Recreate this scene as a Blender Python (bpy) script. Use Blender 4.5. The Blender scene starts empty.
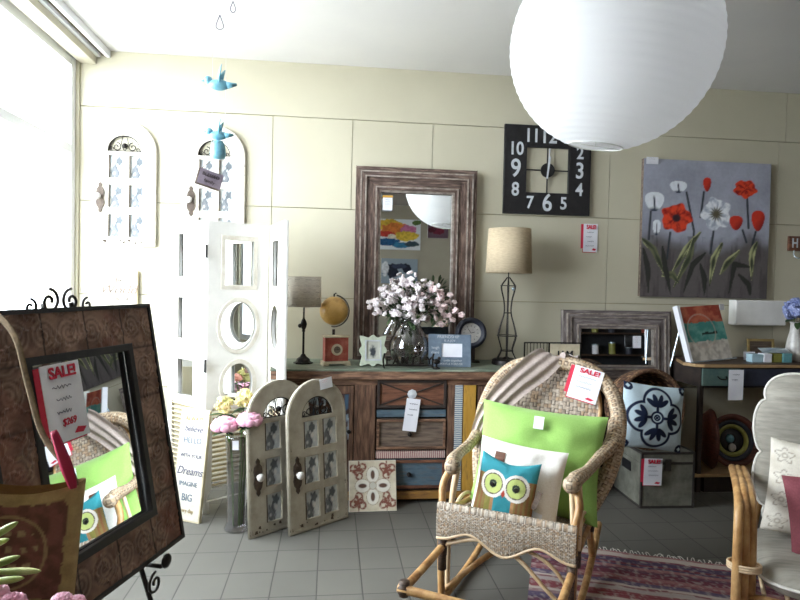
import bpy, math, random
from mathutils import Vector, Matrix, Euler, noise
rnd = random.Random(7)
pi = math.pi
COL = bpy.context.scene.collection
# ------------------------------------------------------------------ camera frame
FPX = 600.; YAW = math.radians(6.5); PIT = math.radians(1.43); ROL = math.radians(1.2); EYE = 1.34
sy, cy, sp, cp = math.sin(YAW), math.cos(YAW), math.sin(PIT), math.cos(PIT)
R0 = Vector((cy, -sy, 0)); FW = Vector((sy*cp, cy*cp, -sp)); U0 = Vector((sy*sp, cy*sp, cp))
RT = R0*math.cos(ROL) + U0*math.sin(ROL); UP = -R0*math.sin(ROL) + U0*math.cos(ROL)

def at(px, py, Y=None, Z=None, X=None, d=None):
    v = FW + RT*((px-400)/FPX) + UP*((300-py)/FPX)
    t = d if d is not None else Y/v[1] if Y is not None else X/v[0] if X is not None else (Z-EYE)/v[2]
    return Vector((0, 0, EYE)) + v*t

# ------------------------------------------------------------------ colour, materials
def C(r, g, b):
    f = lambda c: (c/255/12.92) if c/255 <= .04045 else ((c/255+.055)/1.055)**2.4
    return (f(r), f(g), f(b), 1)

def newmat(name):
    m = bpy.data.materials.new(name); m.use_nodes = True
    return m, m.node_tree, m.node_tree.nodes['Principled BSDF']

def mat(name, c1, rough=.6, metal=0, c2=None, scale=8, stretch=(1, 1, 1), bump=0, c3=None, lo=.35, hi=.65, detail=5, kind='noise', spec=.5, sheen=0, trans=0):
    m, nt, b = newmat(name); N = nt.nodes; L = nt.links
    b.inputs['Base Color'].default_value = c1; b.inputs['Roughness'].default_value = rough; b.inputs['Metallic'].default_value = metal
    b.inputs['Specular IOR Level'].default_value = spec
    if sheen: b.inputs['Sheen Weight'].default_value = sheen
    tc = N.new('ShaderNodeTexCoord'); mp = N.new('ShaderNodeMapping'); mp.inputs['Scale'].default_value = stretch
    L.new(tc.outputs['Object'], mp.inputs['Vector'])
    if kind == 'noise':
        t = N.new('ShaderNodeTexNoise'); t.inputs['Scale'].default_value = scale; t.inputs['Detail'].default_value = detail; t.inputs['Roughness'].default_value = .62; fac = t.outputs['Fac']
    elif kind == 'voronoi':
        t = N.new('ShaderNodeTexVoronoi'); t.inputs['Scale'].default_value = scale; fac = t.outputs['Distance']
    else:
        t = N.new('ShaderNodeTexWave'); t.inputs['Scale'].default_value = scale; t.inputs['Distortion'].default_value = 2.5; t.inputs['Detail'].default_value = 3; t.bands_direction = kind; fac = t.outputs['Fac']
    L.new(mp.outputs[0], t.inputs['Vector'])
    if c2 is not None:
        r = N.new('ShaderNodeValToRGB'); r.color_ramp.elements[0].position = lo; r.color_ramp.elements[0].color = c1
        r.color_ramp.elements[1].position = hi; r.color_ramp.elements[1].color = c2
        if c3 is not None:
            e = r.color_ramp.elements.new((lo+hi)/2); e.color = c3
        L.new(fac, r.inputs[0]); L.new(r.outputs[0], b.inputs['Base Color'])
    if bump:
        bp = N.new('ShaderNodeBump'); bp.inputs['Strength'].default_value = bump; bp.inputs['Distance'].default_value = .004
        L.new(fac, bp.inputs['Height']); L.new(bp.outputs[0], b.inputs['Normal'])
    return m

def attrmat(name, rough=.7, var=.12, scale=30, bump=.15, spec=.3):
    """pattern colours carried by the mesh, with a fine procedural grain"""
    m, nt, b = newmat(name); N = nt.nodes; L = nt.links
    b.inputs['Roughness'].default_value = rough; b.inputs['Specular IOR Level'].default_value = spec
    a = N.new('ShaderNodeVertexColor'); a.layer_name = 'Col'
    tc = N.new('ShaderNodeTexCoord'); t = N.new('ShaderNodeTexNoise'); t.inputs['Scale'].default_value = scale; t.inputs['Detail'].default_value = 4
    L.new(tc.outputs['Object'], t.inputs['Vector'])
    mr = N.new('ShaderNodeMapRange'); mr.inputs[1].default_value = .3; mr.inputs[2].default_value = .7; mr.inputs[3].default_value = 1-var; mr.inputs[4].default_value = 1+var
    L.new(t.outputs['Fac'], mr.inputs[0])
    mx = N.new('ShaderNodeVectorMath'); mx.operation = 'SCALE'
    L.new(a.outputs[0], mx.inputs[0]); L.new(mr.outputs[0], mx.inputs['Scale']); L.new(mx.outputs[0], b.inputs['Base Color'])
    bp = N.new('ShaderNodeBump'); bp.inputs['Strength'].default_value = bump; bp.inputs['Distance'].default_value = .003
    L.new(t.outputs['Fac'], bp.inputs['Height']); L.new(bp.outputs[0], b.inputs['Normal'])
    return m

def glassmat(name, tint, gloss=.12, rough=.02):
    m, nt, b = newmat(name); N = nt.nodes; L = nt.links; N.remove(b)
    tr = N.new('ShaderNodeBsdfTransparent'); tr.inputs[0].default_value = tint
    gl = N.new('ShaderNodeBsdfGlossy'); gl.inputs['Roughness'].default_value = rough
    fr = N.new('ShaderNodeLayerWeight'); fr.inputs[0].default_value = .25
    mr = N.new('ShaderNodeMapRange'); mr.inputs[3].default_value = gloss*.4; mr.inputs[4].default_value = min(1, gloss*5)
    L.new(fr.outputs['Facing'], mr.inputs[0])
    mx = N.new('ShaderNodeMixShader'); L.new(mr.outputs[0], mx.inputs[0]); L.new(tr.outputs[0], mx.inputs[1]); L.new(gl.outputs[0], mx.inputs[2])
    L.new(mx.outputs[0], N['Material Output'].inputs[0])
    return m

M = {}
M['wall'] = mat('cream_wall_paint', C(198, 192, 171), .55, c2=C(191, 185, 164), scale=1.2, bump=.03)
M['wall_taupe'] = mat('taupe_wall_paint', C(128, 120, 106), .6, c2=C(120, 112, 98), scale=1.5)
M['wall_front'] = mat('greige_wall_paint', C(178, 170, 152), .6, c2=C(170, 162, 144), scale=1.5)
M['seam'] = mat('wall_joint_shadow_gap', C(160, 152, 126), .8)
M['ceil'] = mat('ceiling_paint', C(222, 220, 218), .8, c2=C(214, 212, 212), scale=.8)
M['alum'] = mat('white_window_frame', C(232, 234, 240), .35, c2=C(224, 226, 232), scale=4)
M['trim'] = mat('cornice_paint', C(196, 190, 172), .6, c2=C(186, 180, 162), scale=5)
M['white'] = mat('white_paint', C(238, 236, 232), .5, c2=C(228, 226, 222), scale=9, bump=.05)
M['paper'] = mat('white_card', C(236, 236, 242), .7, c2=C(228, 228, 236), scale=12)
M['red'] = mat('red_print', C(205, 40, 70), .6, c2=C(190, 30, 60), scale=20)
M['ink'] = mat('grey_ink', C(105, 105, 125), .7, c2=C(85, 85, 105), scale=60)
M['script_grey'] = mat('faded_script_ink', C(176, 168, 160), .8, c2=C(150, 142, 136), scale=60)
M['black'] = mat('black_paint', C(22, 22, 25), .5, c2=C(34, 32, 34), scale=20, bump=.05)
M['iron'] = mat('black_iron', C(24, 22, 22), .42, .6, c2=C(48, 42, 38), scale=40, bump=.2)
M['dark'] = mat('dark_recess_timber', C(38, 30, 27), .75, c2=C(55, 43, 37), scale=12, bump=.1)
M['brown'] = mat('reclaimed_brown_wood', C(72, 50, 40), .6, c2=C(148, 114, 90), c3=C(110, 80, 62), scale=7, stretch=(1.2, 6, 9), bump=.35)
M['brownv'] = mat('reclaimed_brown_wood_upright', C(68, 48, 38), .6, c2=C(134, 102, 80), c3=C(100, 72, 56), scale=7, stretch=(9, 6, 1), bump=.35)
M['chest_red'] = mat('red_brown_drawer_wood', C(80, 48, 36), .55, c2=C(128, 84, 62), scale=8, stretch=(1, 5, 8), bump=.3)
M['chest_grey'] = mat('weathered_grey_brown_wood', C(80, 66, 58), .65, c2=C(128, 112, 98), scale=8, stretch=(1, 5, 8), bump=.3)
M['blue_wood'] = mat('worn_blue_painted_wood', C(62, 78, 92), .6, c2=C(100, 88, 78), c3=C(84, 106, 120), scale=9, stretch=(1, 4, 6), lo=.3, hi=.72, bump=.3)
M['yellow_wood'] = mat('worn_yellow_painted_wood', C(176, 128, 44), .6, c2=C(112, 80, 44), c3=C(190, 146, 60), scale=8, stretch=(6, 4, 1), lo=.3, hi=.75, bump=.3)
M['yellow_woodh'] = mat('worn_yellow_painted_rail', C(166, 124, 52), .6, c2=C(92, 66, 46), c3=C(150, 108, 56), scale=8, stretch=(1, 4, 6), lo=.35, hi=.7, bump=.3)
M['green_top'] = mat('worn_green_painted_top', C(116, 134, 118), .42, c2=C(156, 164, 146), c3=C(104, 112, 98), scale=7, stretch=(.7, 8, 1), bump=.2)
M['stripe_bw'] = mat('blue_white_painted_strip', C(96, 118, 140), .6, c2=C(214, 214, 208), scale=26, kind='Z', bump=.2)
M['stripe_pw'] = mat('pink_white_painted_strip', C(150, 96, 100), .6, c2=C(206, 190, 180), scale=26, kind='X', bump=.2)
M['mirror_wood'] = mat('weathered_purple_brown_frame_wood', C(62, 48, 43), .6, c2=C(134, 112, 102), c3=C(92, 73, 65), scale=9, stretch=(9, 6, 1), bump=.5)
M['mirror_woodh'] = mat('weathered_frame_wood_crosswise', C(62, 48, 43), .6, c2=C(134, 112, 102), c3=C(92, 73, 65), scale=9, stretch=(1, 6, 9), bump=.5)
M['grey_wood'] = mat('grey_weathered_frame_wood', C(84, 76, 76), .6, c2=C(150, 142, 140), c3=C(114, 104, 102), scale=9, stretch=(9, 6, 1), bump=.5)
M['grey_woodh'] = mat('grey_weathered_frame_wood_crosswise', C(84, 76, 76), .6, c2=C(150, 142, 140), c3=C(114, 104, 102), scale=9, stretch=(1, 6, 9), bump=.5)
M['liner'] = mat('pale_worn_liner', C(172, 162, 152), .55, c2=C(118, 104, 96), scale=20, bump=.2)
M['glass'] = glassmat('clear_glass', (.93, .95, .96, 1), .14)
M['pane'] = glassmat('window_pane', (.97, .98, .98, 1), .06)
M['lens'] = glassmat('smoky_vase_glass', (.80, .79, .80, 1), .22)
mm, nt, b = newmat('silvered_mirror'); M['mirror'] = mm
b.inputs['Base Color'].default_value = (.86, .88, .88, 1); b.inputs['Metallic'].default_value = 1; b.inputs['Roughness'].default_value = .015
M['cane'] = mat('honey_bamboo_cane', C(150, 106, 60), .42, c2=C(206, 168, 116), c3=C(182, 140, 90), scale=6, stretch=(3, 3, 1.5), bump=.1)
M['cane_pale'] = mat('pale_peeled_cane', C(196, 166, 128), .45, c2=C(228, 204, 170), scale=8, bump=.1)
M['cane_dark'] = mat('dark_stained_cane_binding', C(52, 40, 34), .55, c2=C(104, 82, 66), scale=30, stretch=(1, 1, 6), bump=.4)
M['weave'] = attrmat('woven_banana_leaf', .6, .3, 90, .3)
M['pattern'] = attrmat('painted_pattern', .6, .06, 40, .1)
M['cloth_pat'] = attrmat('printed_fabric', .85, .06, 220, .25)
M['script'] = attrmat('carved_script_wood', .5, .28, 26, .5)
M['green'] = mat('lime_green_cotton', C(136, 178, 86), .85, c2=C(146, 186, 96), scale=180, bump=.2, sheen=.2)
M['throw'] = mat('dusty_pink_knit_throw', C(176, 158, 150), .9, c2=C(196, 180, 172), scale=70, stretch=(1, 5, 1), bump=.4, sheen=.3)
M['cushion_white'] = mat('off_white_linen', C(226, 220, 212), .88, c2=C(236, 232, 226), scale=140, bump=.25)
M['burgundy'] = mat('burgundy_cotton', C(108, 50, 58), .85, c2=C(124, 60, 68), scale=150, bump=.2)
M['seat_fab'] = mat('pale_grey_ribbed_cushion_fabric', C(158, 153, 142), .88, c2=C(134, 129, 120), scale=9, stretch=(1, 1, 7), bump=.35)
M['piping'] = mat('cream_piping', C(226, 222, 214), .8, c2=C(210, 206, 198), scale=60)
M['burlap'] = mat('olive_brown_burlap', C(104, 80, 50), .9, c2=C(138, 110, 74), scale=120, bump=.5)
M['burlap_pr'] = mat('dark_red_brown_bag_print', C(66, 40, 32), .9, c2=C(98, 66, 50), scale=60, bump=.4)
M['strap'] = mat('jute_strap', C(126, 104, 76), .9, c2=C(100, 82, 58), scale=120, bump=.4)
M['ribbon'] = mat('raspberry_ribbon', C(186, 34, 76), .55, c2=C(160, 24, 62), scale=20)
M['leaf'] = mat('green_leaf', C(58, 92, 42), .5, c2=C(104, 142, 66), scale=20, bump=.1)
M['leaf_dark'] = mat('dark_green_leaf', C(40, 62, 38), .5, c2=C(74, 98, 56), scale=20, bump=.1)
M['bud'] = mat('pale_green_bud', C(150, 172, 84), .5, c2=C(204, 208, 140), scale=14, stretch=(1, 1, .3))
M['fl_white'] = mat('white_petals', C(240, 234, 236), .6, c2=C(226, 212, 216), scale=30, bump=.1)
M['fl_blush'] = mat('blush_petals', C(226, 196, 198), .6, c2=C(238, 220, 220), scale=30, bump=.1)
M['fl_pink'] = mat('pink_petals', C(222, 150, 178), .6, c2=C(240, 196, 212), scale=24, bump=.1)
M['fl_yellow'] = mat('yellow_green_petals', C(206, 204, 130), .6, c2=C(226, 218, 160), scale=30, bump=.1)
M['fl_blue'] = mat('blue_hydrangea_petals', C(112, 126, 176), .6, c2=C(160, 168, 206), scale=30, bump=.1)
M['fl_red'] = mat('coral_petals', C(196, 112, 96), .6, c2=C(214, 150, 128), scale=24)
M['distress'] = mat('shaded_grey_distressed_paint', C(150, 142, 126), .65, c2=C(172, 164, 148), c3=C(162, 154, 138), scale=14, bump=.2)  # wall frames' paint again, with the weaker floor light put in as grey
M['distress_w'] = mat('chalky_white_distressed_paint', C(226, 222, 212), .65, c2=C(208, 200, 186), scale=14, bump=.2)
M['wear'] = mat('exposed_dark_wood_wear', C(84, 70, 58), .8, c2=C(60, 50, 42), scale=30, bump=.3)
M['bronze'] = mat('dark_bronze_plate', C(58, 48, 42), .5, .5, c2=C(84, 72, 62), scale=40, bump=.3)
M['porcelain'] = mat('ivory_porcelain', C(214, 210, 204), .3, c2=C(190, 186, 184), scale=40)
M['cream'] = mat('cream_board_paint', C(222, 210, 178), .65, c2=C(208, 194, 160), scale=10, bump=.1)
M['duck'] = mat('pale_blue_painted_wood', C(176, 204, 214), .6, c2=C(156, 188, 202), scale=10)
M['shade_tan'] = mat('tan_burlap_shade', C(190, 170, 138), .85, c2=C(172, 150, 118), scale=60, stretch=(1, 1, 3), bump=.3)
M['tan_glow'] = M['shade_tan']
M['globe'] = mat('antique_ochre_globe_paper', C(196, 148, 66), .35, c2=C(158, 108, 50), c3=C(214, 172, 96), scale=6, detail=9, lo=.35, hi=.68)
M['red_clock'] = mat('worn_brick_red_paint', C(150, 66, 54), .6, c2=C(184, 110, 92), scale=18, lo=.45, hi=.7, bump=.2)
M['cream_feet'] = mat('aged_cream_paint', C(210, 198, 172), .6, c2=C(180, 166, 140), scale=14, bump=.1)
M['mint'] = mat('pale_mint_painted_resin', C(206, 214, 194), .5, c2=C(184, 192, 174), scale=20, bump=.15)
M['slate'] = mat('slate_blue_chalk_paint', C(92, 108, 126), .65, c2=C(112, 126, 142), scale=24, bump=.2)
M['chalk'] = mat('chalk_white_lettering', C(206, 210, 216), .7, c2=C(190, 194, 200), scale=30)
M['trunk'] = mat('tarnished_grey_metal_sheet', C(104, 102, 92), .5, .25, c2=C(142, 142, 130), scale=9, bump=.15)
M['trunk_edge'] = mat('dark_leather_edge_band', C(42, 38, 36), .6, c2=C(58, 52, 48), scale=24, bump=.2)
M['wicker'] = attrmat('dark_willow_weave', .7, .35, 60, .3)
M['redleather'] = mat('oxblood_woven_rim', C(74, 34, 28), .5, c2=C(108, 56, 42), scale=26, stretch=(1, 1, 5), bump=.3)
M['teal_drawer'] = mat('teal_painted_drawer', C(70, 96, 94), .55, c2=C(96, 118, 110), scale=12, bump=.15)
M['navy_drawer'] = mat('navy_painted_drawer', C(38, 42, 58), .5, c2=C(54, 56, 70), scale=12, bump=.15)
M['walnut'] = mat('dark_console_timber', C(60, 46, 38), .5, c2=C(92, 72, 58), scale=8, stretch=(1, 6, 6), bump=.2)
M['oak'] = mat('pale_oak_edge', C(176, 146, 106), .5, c2=C(150, 120, 84), scale=8, stretch=(1, 6, 6), bump=.2)
M['gold'] = mat('pale_gold_frame', C(190, 166, 112), .45, .3, c2=C(170, 146, 96), scale=20)
M['teal_card'] = mat('teal_gift_box', C(92, 150, 158), .5, c2=C(116, 170, 176), scale=14)
M['olive_card'] = mat('olive_gift_box', C(140, 140, 66), .5, c2=C(156, 154, 84), scale=14)
M['silver'] = mat('silver_tin', C(190, 210, 222), .25, .6, c2=C(214, 228, 236), scale=14)
M['blue_glaze'] = mat('turquoise_glaze', C(126, 180, 196), .3, c2=C(92, 152, 176), scale=30, bump=.1)
M['string'] = mat('nylon_string', C(220, 220, 216), .5, c2=C(200, 200, 196), scale=20)
M['tile_h'] = mat('ceramic', C(222, 218, 208), .3, c2=C(214, 210, 200), scale=10)
M['out'] = mat('pale_concrete_paving', C(214, 212, 206), .8, c2=C(200, 198, 192), scale=2)
M['felt'] = mat('dark_fabric', C(40, 40, 44), .9, c2=C(54, 54, 58), scale=40)
M['teal_cloth'] = mat('teal_hanging_cloth', C(34, 108, 132), .85, c2=C(70, 150, 170), scale=24, bump=.2)
M['pot'] = mat('terracotta_pot', C(140, 84, 62), .7, c2=C(160, 100, 76), scale=20)

# paper lantern: light passes through it
mm, nt, b = newmat('ribbed_rice_paper'); M['ricepaper'] = mm; N = nt.nodes; L = nt.links; N.remove(b)
df = N.new('ShaderNodeBsdfDiffuse'); df.inputs[0].default_value = (.93, .93, .94, 1); tl = N.new('ShaderNodeBsdfTranslucent'); tl.inputs[0].default_value = (.93, .93, .95, 1)
mx = N.new('ShaderNodeMixShader'); mx.inputs[0].default_value = .5; L.new(df.outputs[0], mx.inputs[1]); L.new(tl.outputs[0], mx.inputs[2]); L.new(mx.outputs[0], N['Material Output'].inputs[0])
tc = N.new('ShaderNodeTexCoord'); t = N.new('ShaderNodeTexNoise'); t.inputs['Scale'].default_value = 14; L.new(tc.outputs['Object'], t.inputs['Vector'])
bp = N.new('ShaderNodeBump'); bp.inputs['Strength'].default_value = .4; bp.inputs['Distance'].default_value = .004; L.new(t.outputs['Fac'], bp.inputs['Height']); L.new(bp.outputs[0], df.inputs['Normal'])
# linen shade of the table lamps
def shademat(name, c1, c2):
    m, nt, b = newmat(name); N = nt.nodes; L = nt.links; N.remove(b)
    tc = N.new('ShaderNodeTexCoord'); mp = N.new('ShaderNodeMapping'); mp.inputs['Scale'].default_value = (1, 1, 5); t = N.new('ShaderNodeTexNoise'); t.inputs['Scale'].default_value = 40
    L.new(tc.outputs['Object'], mp.inputs[0]); L.new(mp.outputs[0], t.inputs['Vector'])
    r = N.new('ShaderNodeValToRGB'); r.color_ramp.elements[0].color = c1; r.color_ramp.elements[1].color = c2; r.color_ramp.elements[0].position = .35; r.color_ramp.elements[1].position = .65
    L.new(t.outputs['Fac'], r.inputs[0])
    df = N.new('ShaderNodeBsdfDiffuse'); tl = N.new('ShaderNodeBsdfTranslucent'); mx = N.new('ShaderNodeMixShader'); mx.inputs[0].default_value = .35
    L.new(r.outputs[0], df.inputs[0]); L.new(r.outputs[0], tl.inputs[0]); L.new(df.outputs[0], mx.inputs[1]); L.new(tl.outputs[0], mx.inputs[2]); L.new(mx.outputs[0], N['Material Output'].inputs[0])
    return m
M['shade_tan'] = shademat('tan_hessian_shade', C(226, 210, 182), C(212, 194, 164))
M['shade_grey'] = shademat('grey_script_linen_shade', C(232, 226, 216), C(214, 206, 196))
# floor tiles
mm, nt, b = newmat('grey_floor_tiles'); M['floor'] = mm; N = nt.nodes; L = nt.links
tc = N.new('ShaderNodeTexCoord'); mp = N.new('ShaderNodeMapping'); mp.inputs['Location'].default_value = (.043, .137, 0)
br = N.new('ShaderNodeTexBrick'); br.offset = 0; br.inputs['Scale'].default_value = 1; br.inputs['Brick Width'].default_value = .2; br.inputs['Row Height'].default_value = .225
br.inputs['Mortar Size'].default_value = .0032; br.inputs['Mortar Smooth'].default_value = .3; br.inputs['Bias'].default_value = 0
br.inputs['Color1'].default_value = C(98, 96, 89); br.inputs['Color2'].default_value = C(92, 90, 84); br.inputs['Mortar'].default_value = C(60, 58, 53)
L.new(tc.outputs['Object'], mp.inputs[0]); L.new(mp.outputs[0], br.inputs['Vector'])
t = N.new('ShaderNodeTexNoise'); t.inputs['Scale'].default_value = 3; t.inputs['Detail'].default_value = 8; L.new(tc.outputs['Object'], t.inputs['Vector'])
mr = N.new('ShaderNodeMapRange'); mr.inputs[3].default_value = .88; mr.inputs[4].default_value = 1.1; L.new(t.outputs['Fac'], mr.inputs[0])
vm = N.new('ShaderNodeVectorMath'); vm.operation = 'SCALE'; L.new(br.outputs['Color'], vm.inputs[0]); L.new(mr.outputs[0], vm.inputs['Scale']); L.new(vm.outputs[0], b.inputs['Base Color'])
b.inputs['Roughness'].default_value = .6
bp = N.new('ShaderNodeBump'); bp.invert = True; bp.inputs['Strength'].default_value = .5; bp.inputs['Distance'].default_value = .002; L.new(br.outputs['Fac'], bp.inputs['Height']); L.new(bp.outputs[0], b.inputs['Normal'])

# ------------------------------------------------------------------ mesh builder
class MB:
    def __init__(s): s.v = []; s.f = []; s.c = None
    def add(s, vs, fs, T=None):
        k = len(s.v); s.v += [tuple(T @ Vector(p)) if T else tuple(p) for p in vs]; s.f += [tuple(i+k for i in q) for q in fs]; return s
    def box(s, x0, x1, y0, y1, z0, z1, T=None):
        vs = [(x, y, z) for z in (z0, z1) for y in (y0, y1) for x in (x0, x1)]
        return s.add(vs, [(0, 2, 3, 1), (4, 5, 7, 6), (0, 1, 5, 4), (2, 6, 7, 3), (0, 4, 6, 2), (1, 3, 7, 5)], T)
    def prism(s, pts, y0, y1, T=None, ax='y'):
        n = len(pts)
        mk = (lambda p, q: (p[0], q, p[1])) if ax == 'y' else (lambda p, q: (p[0], p[1], q)) if ax == 'z' else (lambda p, q: (q, p[0], p[1]))
        vs = [mk(p, y0) for p in pts] + [mk(p, y1) for p in pts]
        return s.add(vs, [tuple(range(n)), tuple(range(2*n-1, n-1, -1))] + [(i, (i+1) % n, n+(i+1) % n, n+i) for i in range(n)], T)
    def tube(s, pts, r, n=8, closed=False, T=None, flat=1.0, cap=True):
        P = [Vector(p) for p in pts]; m = len(P); rs = r if isinstance(r, (list, tuple)) else [r]*m
        if m < 2: return s
        tg = []
        for i in range(m):
            a = P[(i-1) % m] if (closed or i) else P[0]; c = P[(i+1) % m] if (closed or i < m-1) else P[-1]
            t = c-a; tg.append(t.normalized() if t.length > 1e-9 else Vector((0, 0, 1)))
        up = Vector((0, 0, 1)) if abs(tg[0].z) < .9 else Vector((1, 0, 0))
        nrm = (up - tg[0]*up.dot(tg[0])).normalized(); vs = []
        for i in range(m):
            nrm = (nrm - tg[i]*nrm.dot(tg[i]))
            nrm = nrm.normalized() if nrm.length > 1e-6 else tg[i].orthogonal().normalized()
            bn = tg[i].cross(nrm)
            for j in range(n):
                a = 2*pi*j/n; vs.append(P[i] + nrm*math.cos(a)*rs[i] + bn*math.sin(a)*rs[i]*flat)
        fs = []
        for i in range(m if closed else m-1):
            for j in range(n):
                a = i*n+j; b_ = i*n+(j+1) % n; k = (i+1) % m
                fs.append((a, b_, k*n+(j+1) % n, k*n+j))
        if not closed and cap: fs += [tuple(range(n-1, -1, -1)), tuple((m-1)*n+j for j in range(n))]
        return s.add(vs, fs, T)
    def lathe(s, prof, n=24, T=None, cap=True):
        vs = [(r*math.cos(2*pi*j/n), r*math.sin(2*pi*j/n), z) for r, z in prof for j in range(n)]
        fs = [(i*n+j, i*n+(j+1) % n, (i+1)*n+(j+1) % n, (i+1)*n+j) for i in range(len(prof)-1) for j in range(n)]
        if cap: fs += [tuple(range(n-1, -1, -1)), tuple((len(prof)-1)*n+j for j in range(n))]
        return s.add(vs, fs, T)
    def ball(s, c, r, n=10, T=None, sc=(1, 1, 1), jit=0):
        m = n//2+1; vs = []
        for i in range(m+1):
            th = pi*i/m
            for j in range(n):
                a = 2*pi*j/n; k = 1+(rnd.uniform(-jit, jit) if jit else 0)
                vs.append((c[0]+r*k*sc[0]*math.sin(th)*math.cos(a), c[1]+r*k*sc[1]*math.sin(th)*math.sin(a), c[2]-r*k*sc[2]*math.cos(th)))
        fs = [(i*n+j, i*n+(j+1) % n, (i+1)*n+(j+1) % n, (i+1)*n+j) for i in range(m) for j in range(n)]
        return s.add(vs, fs, T)
    def grid(s, nu, nv, pos, col=None, T=None, wrapu=False):
        k = len(s.v); vs = []
        for j in range(nv+1):
            for i in range(nu+(0 if wrapu else 1)): vs.append(pos(i/nu, j/nv))
        w = nu if wrapu else nu+1
        fs = [(j*w+i, j*w+(i+1) % w, (j+1)*w+(i+1) % w, (j+1)*w+i) for j in range(nv) for i in range(nu)]
        if col:
            if s.c is None: s.c = [(.5, .5, .5, 1)]*k
            s.c += [col(i/nu, j/nv) for j in range(nv+1) for i in range(w)]
        return s.add(vs, fs, T)
    def obj(s, name, m, parent=None, smooth=False, bevel=0, subsurf=0, solid=0, loc=None, rot=None):
        me = bpy.data.meshes.new(name); me.from_pydata(s.v, [], s.f); me.validate(); me.update()
        if s.c is not None:
            if len(s.c) < len(s.v): s.c += [s.c[-1]]*(len(s.v)-len(s.c))
            a = me.color_attributes.new('Col', 'FLOAT_COLOR', 'POINT')
            a.data.foreach_set('color', [x for c in s.c for x in c])
        return finish(me, name, m, parent, smooth, bevel, subsurf, solid, loc, rot)

def finish(me, name, m, parent=None, smooth=False, bevel=0, subsurf=0, solid=0, loc=None, rot=None):
    o = bpy.data.objects.new(name, me); COL.objects.link(o)
    me.materials.append(M[m] if isinstance(m, str) else m)
    if smooth: me.polygons.foreach_set('use_smooth', [True]*len(me.polygons))
    if parent: o.parent = parent
    if loc is not None: o.location = loc
    if rot is not None: o.rotation_euler = rot
    if solid: q = o.modifiers.new('Solidify', 'SOLIDIFY'); q.thickness = solid; q.offset = 0
    if bevel: q = o.modifiers.new('Bevel', 'BEVEL'); q.width = bevel; q.segments = 2; q.limit_method = 'ANGLE'
    if subsurf: q = o.modifiers.new('Subdivision', 'SUBSURF'); q.levels = subsurf; q.render_levels = subsurf
    return o

def curve_mesh(loops, depth, bevel=0):
    """flat outline with holes -> mesh in the local xz plane, front at y=0 running back to y=depth"""
    cu = bpy.data.curves.new('outline', 'CURVE'); cu.dimensions = '2D'; cu.fill_mode = 'BOTH'; cu.extrude = depth/2
    if bevel: cu.bevel_depth = bevel; cu.bevel_resolution = 1; cu.offset = -bevel; cu.extrude = max(.0001, depth/2-bevel)
    for lp in loops:
        sp_ = cu.splines.new('POLY'); sp_.points.add(len(lp)-1)
        for p, q in zip(sp_.points, lp): p.co = (q[0], q[1], 0, 1)
        sp_.use_cyclic_u = True
    o = bpy.data.objects.new('outline', cu); me = bpy.data.meshes.new_from_object(o)
    bpy.data.objects.remove(o); bpy.data.curves.remove(cu)
    me.transform(Matrix.Translation((0, depth/2, 0)) @ Matrix.Rotation(pi/2, 4, 'X'))
    return me

def text(s, size, name, m, parent, x, z, y=-.002, rot=0, depth=.0012, bold=0, align='CENTER', sx=1, shear=0):
    cu = bpy.data.curves.new('lettering', 'FONT'); cu.body = s; cu.size = size; cu.extrude = depth; cu.align_x = align; cu.align_y = 'CENTER'; cu.offset = bold; cu.shear = shear
    o = bpy.data.objects.new('lettering', cu); me = bpy.data.meshes.new_from_object(o)
    bpy.data.objects.remove(o); bpy.data.curves.remove(cu)
    me.transform(Matrix.Translation((x, y, z)) @ Matrix.Rotation(-rot, 4, 'Y') @ Matrix.Rotation(pi/2, 4, 'X') @ Matrix.Diagonal((sx, 1, 1, 1)))
    return finish(me, name, m, parent)

def thing(name, label, cat, loc=(0, 0, 0), rotz=0, group=None, tilt=0, rot=None):
    o = bpy.data.objects.new(name, None); COL.objects.link(o); o.location = loc; o.empty_display_size = .1
    o.rotation_mode = 'XYZ'; o.rotation_euler = rot if rot is not None else (tilt, 0, rotz)
    return tag(o, label, cat, group)

def tag(o, label, cat, group=None):
    o['label'] = label; o['category'] = cat
    if group: o['group'] = group
    return o

def struct(o): o['kind'] = 'structure'; return o

def circ(r, n=24, cx=0, cz=0, a0=0, a1=2*pi, rz=None):
    full = abs(a1-a0-2*pi) < 1e-6
    return [(cx+r*math.cos(a0+(a1-a0)*i/(n if full else n-1)), cz+(rz or r)*math.sin(a0+(a1-a0)*i/(n if full else n-1))) for i in range(n)]
def rect(x0, x1, z0, z1): return [(x0, z0), (x1, z0), (x1, z1), (x0, z1)]
def mix(a, b, t): t = max(0, min(1, t)); return tuple(a[i]*(1-t)+b[i]*t for i in range(3))+(1,)
def sm(e0, e1, x): t = max(0, min(1, (x-e0)/(e1-e0))); return t*t*(3-2*t)
def fbm(x, y, z=0): return noise.fractal(Vector((x, y, z)), .9, 2.1, 4)
def smooth_path(P, n=8, closed=False):
    P = [Vector(p) for p in P]; out = []; m = len(P)
    for i in range(m if closed else m-1):
        p0 = P[(i-1) % m] if (closed or i) else P[0]; p1 = P[i]; p2 = P[(i+1) % m]; p3 = P[(i+2) % m] if (closed or i < m-2) else P[-1]
        for k in range(n):
            t = k/n; out.append(.5*((2*p1)+(p2-p0)*t+(2*p0-5*p1+4*p2-p3)*t*t+(3*p1-p0-3*p2+p3)*t*t*t))
    if not closed: out.append(P[-1])
    return out
def spiral(cx, cz, r, turns=1.4, a0=0, n=22, y=0, dirn=1):
    return [(cx+r*(1-.8*i/n)*math.cos(a0+dirn*turns*2*pi*i/n), y, cz+r*(1-.8*i/n)*math.sin(a0+dirn*turns*2*pi*i/n)) for i in range(n+1)]
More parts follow.
